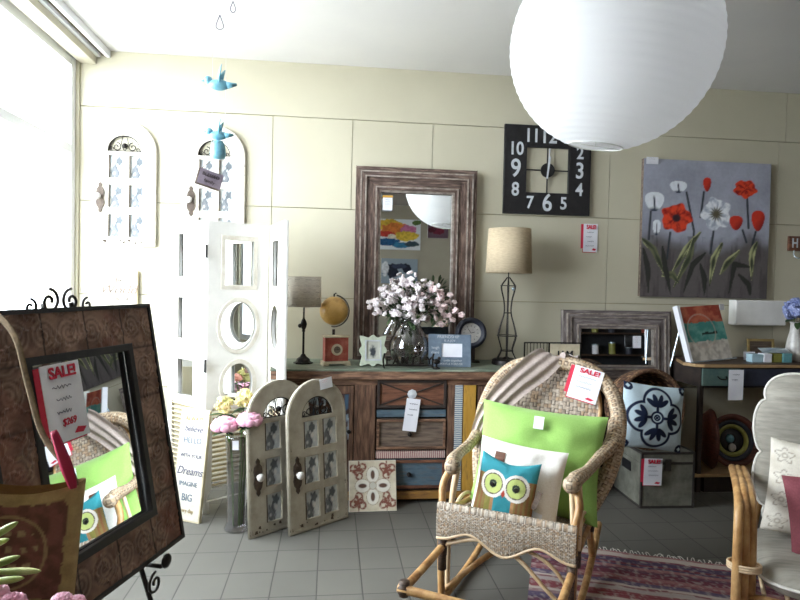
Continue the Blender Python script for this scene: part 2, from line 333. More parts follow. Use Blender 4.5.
# ================================================================== THE SHOP ROOM
XL, XR, YB, YF, HC = -1.63, 6.2, 4.1, -2.9, 2.81
struct(MB().box(XL-.2, XR+.2, YF-.2, YB+.2, -.12, 0).obj('floor', 'floor'))
struct(MB().box(XL-.2, XR+.2, YF-.2, YB+.2, HC, HC+.12).obj('ceiling', 'ceil'))
struct(MB().box(XL-.2, XR+.2, YB+.012, YB+.2, 0, HC).obj('wall_back', 'seam'))
rows = [(.0, .632, [-.41, .67, 1.95, 3.25]), (.638, 1.237, [-.41, .67, 1.95, 3.25]), (1.243, 1.842, [-.41, .67, 1.95, 3.25]), (1.848, 2.447, [-.41, .12, .67, 1.95, 3.25]), (2.453, 2.809, [1.95, 3.3])]
wp = MB()
for z0, z1, xs in rows:
    e = [XL] + xs + [4.5, 5.4, XR]
    for a, c in zip(e[:-1], e[1:]): wp.box(a+.0022, c-.0022, YB, YB+.012, z0, z1)
struct(wp.obj('wall_back_panels', 'wall'))
struct(MB().box(XR, XR+.2, YF, YB, 0, HC).obj('wall_right', 'wall_taupe'))
struct(MB().box(XL, XR, YF-.2, YF, 0, HC).obj('wall_front', 'wall_front'))
WY0, WY1, WZ0, WZ1 = 1.1, 4.08, .72, 2.74
lw = MB().box(XL-.2, XL, YF, YB, 0, WZ0).box(XL-.2, XL, YF, YB, WZ1, HC).box(XL-.2, XL, YF, WY0, WZ0, WZ1).box(XL-.2, XL, WY1, YB, WZ0, WZ1)
struct(lw.obj('wall_left', 'wall'))
posts = [1.1, 2.58, 4.02]
n_win = 0
for a, c in zip(posts[:-1], posts[1:]):
    n_win += 1
    w = MB()
    w.box(XL-.09, XL-.02, a, a+.06, WZ0, WZ1).box(XL-.09, XL-.02, c, c+.06, WZ0, WZ1)
    for z, h in ((WZ0, .06), (2.13, .055), (WZ1-.06, .06)): w.box(XL-.088, XL-.022, a+.06, c, z, z+h)
    fr = struct(w.obj('window_%d' % n_win, 'alum'))
    MB().box(XL-.058, XL-.052, a+.06, c, WZ0+.06, 2.13).obj('lower_pane', 'pane', fr)
    MB().box(XL-.058, XL-.052, a+.06, c, 2.185, WZ1-.06).obj('upper_pane', 'pane', fr)
struct(MB().box(XL, XL+.10, YF, YB-.001, 2.72, HC).obj('trim_1', 'trim', bevel=.004))
tk = MB().box(XL+.10, XL+.125, YF, YB-.001, 2.765, HC).box(XL+.16, XL+.185, YF, YB-.001, 2.765, HC).box(XL+.125, XL+.16, YF, YB-.001, 2.785, HC)
struct(tk.obj('trim_2', 'alum', bevel=.002))
struct(MB().box(XL+.133, XL+.152, YF, YB-.001, 2.777, 2.785).obj('trim_3', 'wear'))
struct(MB().box(-22, XL-.2, -14, 18, -.2, -.12).obj('ground_outside', 'out'))

# ================================================================== SIDEBOARD
TOP = .83; FY = 3.62
XA, XB = -.335, 1.60
def xx(px): return at(px, 430, Y=FY).x
sb = thing('reclaimed_wood_sideboard', 'long patchwork reclaimed wood sideboard with green worn top against the back wall', 'sideboard', (0, FY, 0))
BK = YB-.005-FY
MB().box(XA-.02, XB+.02, -.04, BK, TOP-.012, TOP).obj('worktop', 'green_top', sb, bevel=.003)
MB().box(XA-.015, XB+.015, -.036, BK-.01, TOP-.062, TOP-.0121).obj('top_moulding', 'brown', sb, bevel=.005)
cs = MB().box(XA, XA+.03, .02, BK-.01, .03, TOP-.063).box(XB-.03, XB, .02, BK-.01, .03, TOP-.063).box(XA+.03, XB-.03, BK-.04, BK-.02, .03, TOP-.063).box(XA+.03, XB-.03, .02, BK-.04, .06, .09)
for px in (362, 460): cs.box(xx(px)-.012, xx(px)+.012, .02, BK-.04, .09, TOP-.063)
cs.obj('carcass', 'dark', sb)
def zz(py, px=410): return at(px, py, Y=FY).z
MB().box(XA+.001, XB-.001, 0, .03, TOP-.1, TOP-.0621).obj('upper_rail', 'brown', sb, bevel=.002)
MB().box(XA+.001, XB-.001, 0, .03, .025, .075).obj('lower_rail', 'yellow_woodh', sb, bevel=.004)
MB().box(XA, XA+.08, 0, .03, .0751, TOP-.1001).obj('stile', 'brownv', sb, bevel=.002)
MB().box(xx(354), xx(375), -.004, .03, .0751, TOP-.1001).obj('stile', 'brownv', sb, bevel=.003)
MB().box(xx(447), xx(454), -.004, .03, .0751, TOP-.1001).obj('stile', 'brownv', sb, bevel=.002)
MB().box(xx(454.3), xx(462), -.004, .03, .0751, TOP-.1001).obj('stile', 'stripe_bw', sb, bevel=.002)
MB().box(xx(463), xx(475), -.006, .03, .0751, TOP-.1001).obj('stile', 'yellow_wood', sb, bevel=.002)
MB().box(XB-.045, XB, -.004, .03, .0751, TOP-.1001).obj('stile', 'yellow_wood', sb, bevel=.002)
def patchy(u, v, s):
    n = fbm(u*5+s, v*8, s); k = fbm(u*9, v*4+s, s+4)
    c = mix(C(84, 58, 46), C(62, 44, 38), sm(-.2, .3, n))
    c = mix(c, C(160, 178, 190), sm(.12, .3, k) if v > .35 else sm(.3, .5, k)); c = mix(c, C(70, 96, 120), sm(.15, .3, -k)*(v > .45))
    return c
def door(x0, x1, s, side):
    z0, z1 = .085, TOP-.106
    d = MB().box(x0, x1, -.002, .018, z0, z0+.05).box(x0, x1, -.002, .018, z1-.05, z1).box(x0, x0+.05, -.002, .018, z0+.05, z1-.05).box(x1-.026, x1, -.002, .018, z0+.05, z1-.05).obj('door', 'brownv', sb, bevel=.002)
    g = MB(); g.grid(30, 50, lambda u, v: (x0+.05+(x1-x0-.076)*u, .008, z0+.05+(z1-z0-.1)*v), lambda u, v: patchy(u, v, s)); g.obj('door_panel', 'pattern', d)
    k = MB(); k.ball((x1-.025 if side > 0 else x0+.025, -.02, .45), .013); k.obj('knob', 'iron', d, smooth=True)
door(XA+.085, xx(353), 2.2, 1); door(xx(477), XB-.05, 6.1, -1)
dx0, dx1 = xx(376.5), xx(445.5)
def drawer(z0, z1, m, mf, knob, cross=False):
    d = MB().box(dx0, dx1, .004, .02, z0, z1).obj('drawer', m, sb)
    w = .016
    MB().box(dx0, dx1, -.01, .004, z1-w, z1).box(dx0, dx1, -.01, .004, z0, z0+w).box(dx0, dx0+w, -.01, .004, z0+w, z1-w).box(dx1-w, dx1, -.01, .004, z0+w, z1-w).obj('drawer_moulding', mf, d, bevel=.002)
    if cross:
        cx, cz = (dx0+dx1)/2, (z0+z1)/2; q = MB()
        for a, c in (((dx0+w, z0+w), (dx1-w, z1-w)), ((dx0+w, z1-w), (dx1-w, z0+w))):
            v = Vector((c[0]-a[0], 0, c[1]-a[1])); p = Vector((-v.z, 0, v.x)).normalized()*.004
            A = Vector((a[0], 0, a[1])); B = Vector((c[0], 0, c[1]))
            q.prism([(A.x+p.x, A.z+p.z), (B.x+p.x, B.z+p.z), (B.x-p.x, B.z-p.z), (A.x-p.x, A.z-p.z)], -.003, .0039)
        q.obj('cross_moulding', 'dark', d)
        r = MB(); r.lathe([(.001, 0), (.026, 0), (.03, .006), (.001, .012)], 8, T=Matrix.Translation((cx, .002, cz)) @ Matrix.Rotation(pi/2, 4, 'X')); r.obj('rosette', 'chalk', d)
    else:
        k = MB().ball(((dx0+dx1)/2-.01, -.012, (z0+z1)/2), .015); k.obj('knob', knob, d, smooth=True)
drawer(zz(408), zz(380), 'chest_red', 'dark', 'iron', True)
MB().box(dx0, dx1, .002, .02, zz(417), zz(410)).obj('drawer_rail', 'blue_wood', sb)
drawer(zz(449), zz(419), 'chest_grey', 'brown', 'iron')
MB().box(dx0, dx1, -.001, .02, zz(458), zz(451)).obj('drawer_rail', 'stripe_pw', sb)
drawer(zz(488), zz(460), 'blue_wood', 'chest_red', 'iron')
ft = [MB().box(x, x+.06, *y, 0, z) for x in (XA, XB-.06, xx(450)) for y, z in (((.0, .06), .0249), ((BK-.08, BK-.02), .0299))]
for q in ft: q.obj('foot', 'dark', sb)

# ---------------------------------------------------------------- tags
def sale_tag(loc, w, h, label, rot=(0, 0, 0), header=True, red=True, hand=4, group=None, name='sale_tag', lines='ink', price=None):
    t = thing(name, label, 'price tag', loc, rot=rot, group=group)
    MB().box(-w/2, w/2, 0, .0014, -h/2, h/2).obj('card', 'paper', t)
    if red: MB().box(-w/2-.018 if w > .08 else -w/2-.008, -w/2+.006, .0015, .0028, -h/2+h*.12, h/2-.003).box(-w/2-.004, w/2-.01, .0015, .0028, -h/2-.004, -h/2+.02).obj('red_backing_card', 'red', t)
    if header: text('SALE!', h*.2, 'lettering', 'red', t, w*.04, h*.38, bold=h*.006, sx=min(1.3, w/h*1.45))
    rr = random.Random(int(w*1e4+h*999)); q = MB()
    for i in range(hand):
        z = h*(.2-.16*i) if header else h*(.34-.17*i); L_ = w*rr.uniform(.35, .6); x = -w*.35+rr.uniform(0, w*.15)
        q.tube([(x+L_*k/14, -.0012, z+h*.018*math.sin(k*2.1+i)+h*.012*math.sin(k*3.7)) for k in range(15)], h*.006, 4, flat=.5)
    if hand: q.obj('handwriting', lines, t)
    if price: text(price, h*.13, 'price', 'red', t, 0, -h*.26, sx=.9, shear=.2)
    if red: MB().prism([(w*.1, -h*.43), (w*.32, -h*.45), (w*.42, -h*.39), (w*.2, -h*.36)], -.0015, -.0002).obj('red_logo', 'red', t)
    return t
sale_tag(at(411.5, 415, Y=FY-.02), .085, .20, 'blank white price slip hanging from the top drawer of the sideboard', rot=(0, .12, 0), header=False, red=False, hand=3, name='price_slip')
tp = at(590.5, 238, Y=YB-.006)
sale_tag(tp, .105, .2, 'white sale tag with red edge on wall below the square black clock', hand=4)

# ================================================================== TALL MIRROR on the sideboard
def framed_mirror(name, label, W, H, band, loc, tilt, mv, mh, dz=.05, rotz=0):
    t = thing(name, label, 'mirror', loc, rot=(tilt, 0, rotz))
    def rail(x0, z0, x1, z1, i0, k0, i1, k1, y0, y1): return [(x0, z0), (x1, z1), (i1, k1), (i0, k0)]
    steps = [(0, .16, 0, .05), (.21, .36, -.012, .05), (.40, .78, -.002, .042), (.83, .92, -.01, .042)]
    def seg(a, c, y0, y1):
        A = band*a; B = band*c
        o = [(-W/2+A, A), (W/2-A, A), (W/2-A, H-A), (-W/2+A, H-A)]; n = [(-W/2+B, B), (W/2-B, B), (W/2-B, H-B), (-W/2+B, H-B)]
        return [[o[0], o[1], n[1], n[0]], [o[1], o[2], n[2], n[1]], [o[2], o[3], n[3], n[2]], [o[3], o[0], n[0], n[3]]]
    parts = [MB(), MB(), MB(), MB()]
    for a, c, y0, y1 in steps:
        for k, pl in enumerate(seg(a, c, y0, y1)): parts[k].prism(pl, y0, y1)
    for k, nm in enumerate(['bottom_rail', 'side_rail', 'top_rail', 'side_rail']): parts[k].obj(nm, mh if k in (0, 2) else mv, t, bevel=.0025)
    ln = MB()
    for pl in seg(.92, 1.0, 0, 0): ln.prism(pl, .0, .042)
    ln.obj('inner_liner', 'liner', t, bevel=.002)
    for a, c, y in ((.16, .21, -.016), (.36, .40, -.016), (.78, .83, -.014)):
        ln = MB()
        for pl in seg(a, c, 0, 0): ln.prism(pl, y, .042)
        ln.obj('moulding_bead', 'liner', t, bevel=.001)
    MB().box(-W/2+band, W/2-band, .022, .03, band, H-band).obj('mirror_glass', 'mirror', t)
    MB().box(-W/2+band*.4, W/2-band*.4, .044, .048, band*.4, H-band*.4).obj('back_board', 'dark', t)
    return t
a, c = at(357, 166, Y=4.02), at(478, 172, Y=4.02)
MH = a.z-TOP
framed_mirror('tall_framed_mirror', 'tall mirror in wide weathered brown wood frame leaning on wall behind the white flowers', c.x-a.x, MH+.003, .165, ((a.x+c.x)/2, 4.045, TOP+.0015), 0, 'mirror_wood', 'mirror_woodh')
q = at(387.5, 204, Y=4.035)
tg = sale_tag(q, .065, .085, 'small white price note at top left corner of the tall wooden mirror', rot=(0, 0, 0), header=False, red=False, hand=3, name='price_note')
MB().box(-.034, .036, -.003, -.0015, .043, .058).obj('yellow_tape', 'yellow_wood', tg)
a, c = at(556, 310, Y=4.03), at(671, 312, Y=4.03)
SH = .68; a.x = 1.612
WH = a.z-SH
framed_mirror('wide_framed_mirror', 'low wide mirror in grey weathered wood frame leaning on wall behind the wicker basket', c.x-a.x, WH, .125, ((a.x+c.x)/2, 4.0, SH+.0015), -.06, 'grey_wood', 'grey_woodh')
tg = sale_tag(at(637, 342, Y=3.98), .06, .085, 'small white price note on glass of the low grey framed mirror', rot=(-.05, 0, 0), header=False, red=False, hand=3, name='price_note')

# ================================================================== THINGS ON THE SIDEBOARD
# small script-shade lamp
l = at(303, 366, Y=3.84)
t = thing('table_lamp', 'small black candlestick lamp with grey linen script shade at left end of sideboard', 'lamp', (l.x, 3.84, TOP))
MB().lathe([(.001, 0), (.06, 0), (.062, .008), (.045, .014), (.04, .03), (.02, .045), (.012, .06)], 8).obj('base', 'iron', t, bevel=.001)
MB().lathe([(.007, .055), (.007, .2), (.011, .205), (.009, .215), (.017, .23), (.021, .25), (.015, .27), (.008, .285), (.006, .3), (.006, .40)], 12).ball((-.022, -.01, .24), .014).obj('stem', 'iron', t, smooth=True)
sh = MB(); sh.lathe([(.108, .36), (.104, .55)], 32, cap=False)
sh = sh.obj('lamp_shade', 'shade_grey', t, smooth=True, solid=.002)
ln = MB()
for r_ in range(9):
    for s_ in range(4):
        if r_ % 2: continue
        a0 = -pi*.98+s_*.75+rnd.uniform(0, .2); z = .375+r_*.0195
        ln.tube([(.1095*math.cos(a0+k*.03)*(1-(z-.36)*.19), .1095*math.sin(a0+k*.03)*(1-(z-.36)*.19), z+.003*math.sin(k*2.3+s_)) for k in range(13)], .0009, 4)
ln.obj('shade_script', 'script_grey', sh)
MB().lathe([(.002, .4), (.003, .42), (.02, .44), (.025, .46), (.015, .485), (.002, .49)], 12).obj('bulb', 'white', t, smooth=True)
sp_ = MB()
for a0 in (0, 2*pi/3, 4*pi/3): sp_.tube([(0, 0, .535), (.103*math.cos(a0), .103*math.sin(a0), .545)], .0015, 5)
sp_.tube([(0, 0, .40), (0, 0, .536)], .002, 5); sp_.obj('shade_spider', 'iron', t)

# globe
l = at(334, 311, Y=3.9)
t = thing('desk_globe', 'antique ochre desk globe on dark stand behind the red clock', 'globe', (l.x, 3.92, TOP))
gz = l.z-TOP
MB().lathe([(.001, 0), (.065, 0), (.062, .015), (.03, .025), (.012, .04), (.01, .1), (.014, .14), (.009, .18), (.009, gz-.12)], 20).obj('stand', 'dark', t, smooth=True)
MB().ball((0, 0, gz), .093, 32).obj('sphere', 'globe', t, smooth=True)
MB().tube([(.103*math.cos(a_)*.95, 0, gz+.103*math.sin(a_)) for a_ in [(-pi*.55)+i*pi/18 for i in range(19)]], .004, 6, T=Matrix.Rotation(.0, 4, 'Z')).obj('meridian_arm', 'bronze', t, smooth=True)
MB().tube([(0, 0, gz+.09), (0, 0, gz+.112)], .005, 8).tube([(0, 0, gz+.108), (.012, -.01, gz+.116)], .004, 6).obj('finial', 'iron', t)
# red clock
a = at(337, 362, Y=3.74)
t = thing('mantel_clock', 'small worn red square clock on cream feet beside the ochre globe', 'clock', (a.x-.002, 3.74, TOP), rotz=.28)
MB().box(-.075, .075, 0, .06, .028, .175).obj('case', 'red_clock', t, bevel=.003)
MB().box(-.087, .087, -.01, .068, .0121, .0279).obj('base', 'cream_feet', t, bevel=.003)
for k in (-.09, .05): MB().box(k, k+.04, -.012, .07, 0, .012).obj('foot', 'cream_feet', t, bevel=.003)
MB().box(-.082, .082, -.008, .066, .1751, .188).obj('cornice', 'cream_feet', t, bevel=.003)
MB().lathe([(.001, 0), (.036, 0), (.036, .004), (.03, .006)], 24, T=Matrix.Translation((0, -.0001, .1)) @ Matrix.Rotation(pi/2, 4, 'X')).obj('bezel', 'cream_feet', t)
MB().lathe([(.001, 0), (.022, 0)], 24, T=Matrix.Translation((0, -.0075, .1)) @ Matrix.Rotation(pi/2, 4, 'X'), cap=False).obj('dial', 'chest_grey', t)
MB().box(-.001, .001, -.009, -.008, .1, .117).box(-.001, .012, -.009, -.008, .099, .101).obj('hands', 'black', t)
# ornate white frame
a = at(373, 363, Y=3.73)
t = thing('scalloped_photo_frame', 'small cream scalloped photo frame standing between red clock and glass vase', 'photo frame', (a.x, 3.70, TOP+.002), rot=(-.12, 0, .12))
def scal(W_, H_, k=.008):
    o = []
    for i in range(64):
        a_ = 2*pi*i/64; x = math.cos(a_); z = math.sin(a_); s = 1/max(abs(x), abs(z))**.86
        o.append(((W_/2+k*math.cos(a_*8))*x*s, H_/2+(H_/2+k*math.cos(a_*8))*z*s))
    return o
o_ = scal(.16, .18); zmin = min(p[1] for p in o_); o_ = [(p[0], p[1]-zmin) for p in o_]
finish(curve_mesh([o_, rect(-.043, .043, .045, .155)], .014, .003), 'frame_rim', 'mint', t)
finish(curve_mesh([rect(-.052, .052, .036, .164), rect(-.043, .043, .045, .155)], .004), 'inner_bead', 'chalk', t, loc=(0, -.003, 0))
g = MB(); g.grid(24, 30, lambda u, v: (-.043+.086*u, .008, .045+.11*v), lambda u, v: mix(C(196, 196, 186), C(66, 72, 78), sm(.28, .12, math.hypot((u-.5)*.9, (v-.42)*.7)+.1*fbm(u*6, v*6))))
g.obj('photograph', 'pattern', t)
MB().prism([(-.02, .02), (.02, .02), (.012, .13), (-.012, .13)], .0145, .017).obj('easel_back', 'dark', t)

# glass vase with white blossoms
vx = at(409, 350, Y=3.80).x; VY = 3.80
t = thing('glass_vase', 'rounded clear glass vase of white blossoms in middle of the sideboard', 'vase', (vx, VY, TOP))
prof = [(.001, .002), (.065, 0), (.075, .006), (.112, .05), (.13, .10), (.124, .15), (.10, .2), (.072, .24), (.066, .26), (.08, .285), (.084, .29)]
MB().lathe(prof, 36, cap=False).obj('vase_body', 'lens', t, smooth=True, solid=.004)
def blossom(mb, c, r, k=5):
    n = Vector((rnd.uniform(-.6, .6), rnd.uniform(-1, 0), rnd.uniform(-.1, .9))).normalized(); u = n.orthogonal().normalized(); w = n.cross(u)
    for j in range(k):
        a_ = 2*pi*j/k; d_ = u*math.cos(a_)+w*math.sin(a_)
        mb.ball(Vector(c)+d_*r*.55+n*r*.15, r*.52, 6, sc=(1, 1, .8))
    mb.ball(Vector(c)+n*r*.3, r*.34, 6)
def leafm(mb, p, d, L_, w, droop=.3, n=6):
    d = Vector(d).normalized(); s = d.cross(Vector((0, 0, 1))); s = s.normalized() if s.length > .01 else Vector((1, 0, 0)); nn = s.cross(d)
    vs = []
    for i in range(n+1):
        t_ = i/n; wd = w*math.sin(pi*(t_*.92+.04))**.8; c = Vector(p)+d*L_*t_-Vector((0, 0, 1))*droop*L_*t_*t_
        vs += [c-s*wd, c+nn*wd*.25*0-Vector((0, 0, wd*.25)), c+s*wd]
    fs = []
    for i in range(n): fs += [(3*i, 3*i+1, 3*i+4, 3*i+3), (3*i+1, 3*i+2, 3*i+5, 3*i+4)]
    mb.add(vs, fs)
spr = [(-.185, -.02, .38, 0), (-.13, -.06, .46, 0), (-.06, -.03, .50, 0), (.02, -.05, .53, 0), (.09, -.02, .50, 0), (.16, -.05, .46, 1), (.235, -.01, .40, 1), (.05, -.1, .42, 0), (-.05, -.11, .40, 0), (.0, -.1, .34, 0), (-.12, -.08, .35, 0), (.235, -.04, .34, 1), (.12, .05, .44, 0), (-.09, .06, .45, 0)]
SPLAB = {0: 'spray of small pure white blossoms arranged in the rounded glass vase', 1: 'spray of small blush pink blossoms at right side of the rounded glass vase'}
for sx_, sy_, sz_, pk in spr:
    t = thing('white_blossom_spray' if not pk else 'blush_blossom_spray', SPLAB[pk], 'flower', (vx, VY, TOP), group='white blossoms in the glass vase' if not pk else 'blush blossoms in the glass vase')
    s0 = Vector((sx_*.12, sy_*.1, .03)); tip = Vector((sx_, sy_, sz_))
    path = smooth_path([s0, Vector((sx_*.2, sy_*.2, .27)), (tip+Vector((sx_*.3, sy_*.3, .3)))*.5+Vector((0, 0, .03)), tip], 6)
    MB().tube(path, .0022, 5).obj('stem', 'leaf_dark', t)
    bl = MB(); lf = MB()
    for k in range(13):
        p = tip+Vector((rnd.gauss(0, .04), rnd.gauss(0, .028), rnd.gauss(-.01, .032)))
        blossom(bl, p, rnd.uniform(.017, .026))
    for k in range(12):
        p = tip+Vector((rnd.gauss(-sx_*.15, .03), rnd.gauss(.015, .02), rnd.gauss(-.045, .025)))
        leafm(lf, p, (rnd.uniform(-1, 1), rnd.uniform(-1, .4), rnd.uniform(-.3, .6)), rnd.uniform(.04, .075), .011)
    bl.obj('blossoms', 'fl_blush' if pk else 'fl_white', t, smooth=True); lf.obj('leaves', 'leaf_dark', t)

# black letters on an iron stand in front of the vase
t = thing('black_word_stand', 'black iron word ornament standing before the glass vase', 'ornament', (at(408, 360, Y=3.68).x, 3.655, TOP))
st = MB(); x0, x1 = at(383, 360, Y=3.66).x-t.location.x, at(434, 360, Y=3.66).x-t.location.x
st.box(x0+.012, x1-.012, .0, .008, .012, .022)
for x in (x0+.006, x1-.006):
    st.tube(smooth_path([(x, .004, .0), (x-.004, .004, .05), (x+.004, .004, .09)], 4), .006, 6).tube([(x, -.03, .004), (x, .04, .004)], .005, 6)
st.obj('stand', 'iron', t)
for i_, ch in enumerate('FAMILY'):
    text(ch, .062, 'letter', 'iron', t, x0+.03+i_*(x1-x0-.06)/5, .046, y=-.004, depth=.004, bold=.0025)
# candle holder with dark feet
a = at(436, 362, Y=3.64)
t = thing('candle_stick_holder', 'small black metal bird ornament left of the slate blue frame', 'ornament', (a.x, 3.62, TOP))
MB().lathe([(.001, 0), (.024, 0), (.022, .008), (.006, .014), (.005, .03)], 12).obj('base', 'iron', t, smooth=True)
MB().ball((0, 0, .045), .019, 10, sc=(1.3, .8, .9)).ball((.016, 0, .066), .011, 8).tube([(-.018, 0, .05), (-.034, 0, .074)], [.008, .004], 6).obj('bird_body', 'iron', t, smooth=True)
# slate frame
a = at(450, 361, Y=3.70)
t = thing('slate_blue_photo_frame', 'slate blue word frame with blank white photo beside the vase', 'photo frame', (a.x-.002, 3.70, TOP+.002), rot=(-.14, 0, -.10))
finish(curve_mesh([rect(-.135, .135, 0, .205), rect(-.05, .08, .062, .148)], .014, .002), 'frame_rim', 'slate', t)
MB().box(-.05, .08, .008, .011, .062, .148).obj('blank_insert', 'paper', t)
for s_, x, z, h_ in (('FRIENDSHIP', -.01, .188, .026), ('IS A JOY', .0, .164, .02), ('laugh', -.09, .12, .024), ('share', -.092, .09, .024), ('smile together', .02, .04, .02), ('ALWAYS & FOREVER', 0, .018, .018)): text(s_, h_, 'lettering', 'chalk', t, x, z, depth=.0006, y=-.0015)
MB().prism([(-.03, .01), (.03, .01), (.015, .14), (-.015, .14)], .0145, .018).obj('easel_back', 'dark', t)
# round clock
a = at(471, 333, Y=3.93)
t = thing('round_desk_clock', 'round dark rimmed clock with white dial behind the slate blue frame', 'clock', (a.x, 3.93, TOP), rotz=-.1)
R_ = .104; cz = a.z-TOP
T_ = Matrix.Translation((0, 0, cz)) @ Matrix.Rotation(pi/2, 4, 'X')
MB().lathe([(.001, -.02), (R_, -.02), (R_, .006), (R_-.018, .018), (R_-.036, .008), (R_-.036, -.004), (.001, -.004)], 40, T=T_, cap=False).obj('clock_rim', 'navy_drawer', t, smooth=False)
MB().lathe([(.001, 0), (R_-.037, 0)], 32, T=T_, cap=False).obj('dial', 'porcelain', t)
h_ = MB()
for i in range(12):
    a_ = 2*pi*i/12; h_.box(-.0015, .0015, -.002, -.0005, .042, .052, T=Matrix.Translation((0, 0, cz)) @ Matrix.Rotation(a_, 4, 'Y'))
h_.obj('hour_marks', 'black', t)
MB().box(-.0015, .0015, -.004, -.003, 0, .036, T=Matrix.Translation((0, 0, cz)) @ Matrix.Rotation(-.6, 4, 'Y')).box(-.0018, .0018, -.004, -.003, 0, .026, T=Matrix.Translation((0, 0, cz)) @ Matrix.Rotation(1.3, 4, 'Y')).obj('hands', 'black', t)
MB().box(-.06, .06, -.02, .04, 0, .012).box(-.03, .03, 0, .02, .0121, cz-R_+.01).obj('stand', 'dark', t, bevel=.003)

# wire lamp
l = at(505, 364, Y=3.88)
t = thing('wire_table_lamp', 'tall black wire hourglass lamp with tan hessian drum shade', 'lamp', (l.x+.003, 3.86, TOP), rotz=.3)
MB().lathe([(.001, 0), (.095, 0), (.098, .006), (.095, .03), (.085, .036), (.03, .038), (.012, .05)], 28).obj('base', 'iron', t, smooth=False)
w = MB()
env = [(.07, .035), (.042, .09), (.05, .13), (.066, .19), (.05, .26), (.026, .34), (.03, .42), (.046, .48), (.05, .52), (.02, .56), (.008, .575)]
env = smooth_path([(r, 0, z) for r, z in env], 4)
for k in range(6):
    a_ = 2*pi*k/6; w.tube([(p.x*math.cos(a_), p.x*math.sin(a_), p.z) for p in env], .0042, 6)
for z, r in ((.09, .042), (.19, .066), (.34, .026), (.52, .05)): w.tube([(r*math.cos(2*pi*i/20), r*math.sin(2*pi*i/20), z) for i in range(20)], .003, 5, closed=True)
w.tube([(0, 0, .03), (0, 0, .66)], .004, 6).obj('wire_body', 'iron', t, smooth=True)
shz0 = at(504, 273, Y=3.86).z-TOP; shz1 = at(508, 229, Y=3.86).z-TOP
MB().lathe([(.15, shz0), (.138, shz1)], 40, cap=False).obj('lamp_shade', 'shade_tan', t, smooth=True, solid=.003)
sp_ = MB().tube([(0, 0, .66), (0, 0, shz1-.02)], .003, 6)
for k in range(3): a_ = k*2.094; sp_.tube([(0, 0, shz1-.02), (.137*math.cos(a_), .137*math.sin(a_), shz1-.012)], .002, 5)
sp_.obj('shade_spider', 'iron', t)
MB().lathe([(.004, .66), (.014, .67), (.014, .69), (.03, .72), (.03, .745), (.012, .77), (.001, .772)], 14).obj('bulb', 'white', t, smooth=True)
MB().ball((.02, -.03, .50), .012).obj('glass_drop', 'silver', t, smooth=True)

# black open frame sign
a, c = at(523, 361, Y=3.70), at(581, 361, Y=3.70)
t = thing('black_lettered_rack', 'black open frame with pale lettered boards right of the wire lamp', 'sign', ((a.x+c.x)/2, 3.69, TOP), rotz=.03)
Wd = (c.x-a.x)/2; hh = at(540, 342, Y=3.70).z-TOP
fr_ = MB()
for x in (-Wd, -Wd*.15, Wd-.008): fr_.box(x, x+.008, 0, .008, 0, hh)
fr_.box(-Wd, Wd, 0, .008, hh-.008, hh).box(-Wd, Wd, 0, .008, .01, .018)
for k in range(7): fr_.box(-Wd+.02+k*.022, -Wd+.023+k*.022, .002, .006, .018, hh-.008)
fr_.obj('frame_rim', 'iron', t)
MB().box(-Wd*.1, Wd-.012, .001, .007, .022, hh-.012).obj('lettered_board', 'cream_feet', t)
text('JAM', .07, 'lettering', 'black', t, Wd*.43, hh*.5, y=-.001, depth=.001, bold=.002, sx=.9)

# ================================================================== SQUARE WALL CLOCK
a = at(505.5, 123.5, Y=4.07); c = at(589.5, 216, Y=4.07)
CW = c.x-a.x; CH = a.z-c.z
t = thing('square_wall_clock', 'large square black wall clock with open centre and white numerals', 'clock', ((a.x+c.x)/2, YB-.03, (a.z+c.z)/2), rot=(0, .0, 0))
ii = CW*.245
finish(curve_mesh([rect(-CW/2, CW/2, -CH/2, CH/2), rect(-ii, ii, -ii*1.03, ii*1.03)], .028, .002), 'clock_frame', 'black', t)
MB().box(-.004, .004, .008, .016, -ii*1.03, ii*1.03).box(-ii, -.0041, .008, .016, -.004, .004).box(.0041, ii, .008, .016, -.004, .004).obj('cross_bars', 'black', t)
MB().lathe([(.001, 0), (.05, 0), (.05, .012), (.001, .012)], 24, T=Matrix.Translation((0, .012, 0)) @ Matrix.Rotation(pi/2, 4, 'X')).obj('hub', 'black', t)
e = CW*.37
npos = {'12': (0, e, .14), '11': (-CW*.19, e, .13), '1': (CW*.19, e, .13), '10': (-e, CW*.22, .125), '9': (-e, 0, .175), '8': (-e, -CW*.23, .13), '2': (e, CW*.2, .12), '3': (e, 0, .155), '4': (e, -CW*.21, .125), '7': (-CW*.2, -e, .12), '6': (0, -e, .17), '5': (CW*.19, -e, .12)}
for k_, (x, z, s_) in npos.items(): text(k_, s_, 'numeral', 'chalk', t, x*1.0, z, depth=.002, bold=.0022, sx=.86, y=-.0025)
hm = MB(); hm.box(-.004, .004, -.006, -.003, -.05, .15, T=Matrix.Rotation(.06, 4, 'Y')).box(-.006, .006, -.009, -.0065, -.06, .095, T=Matrix.Rotation(.12, 4, 'Y'))
hm.obj('hands', 'chalk', t)

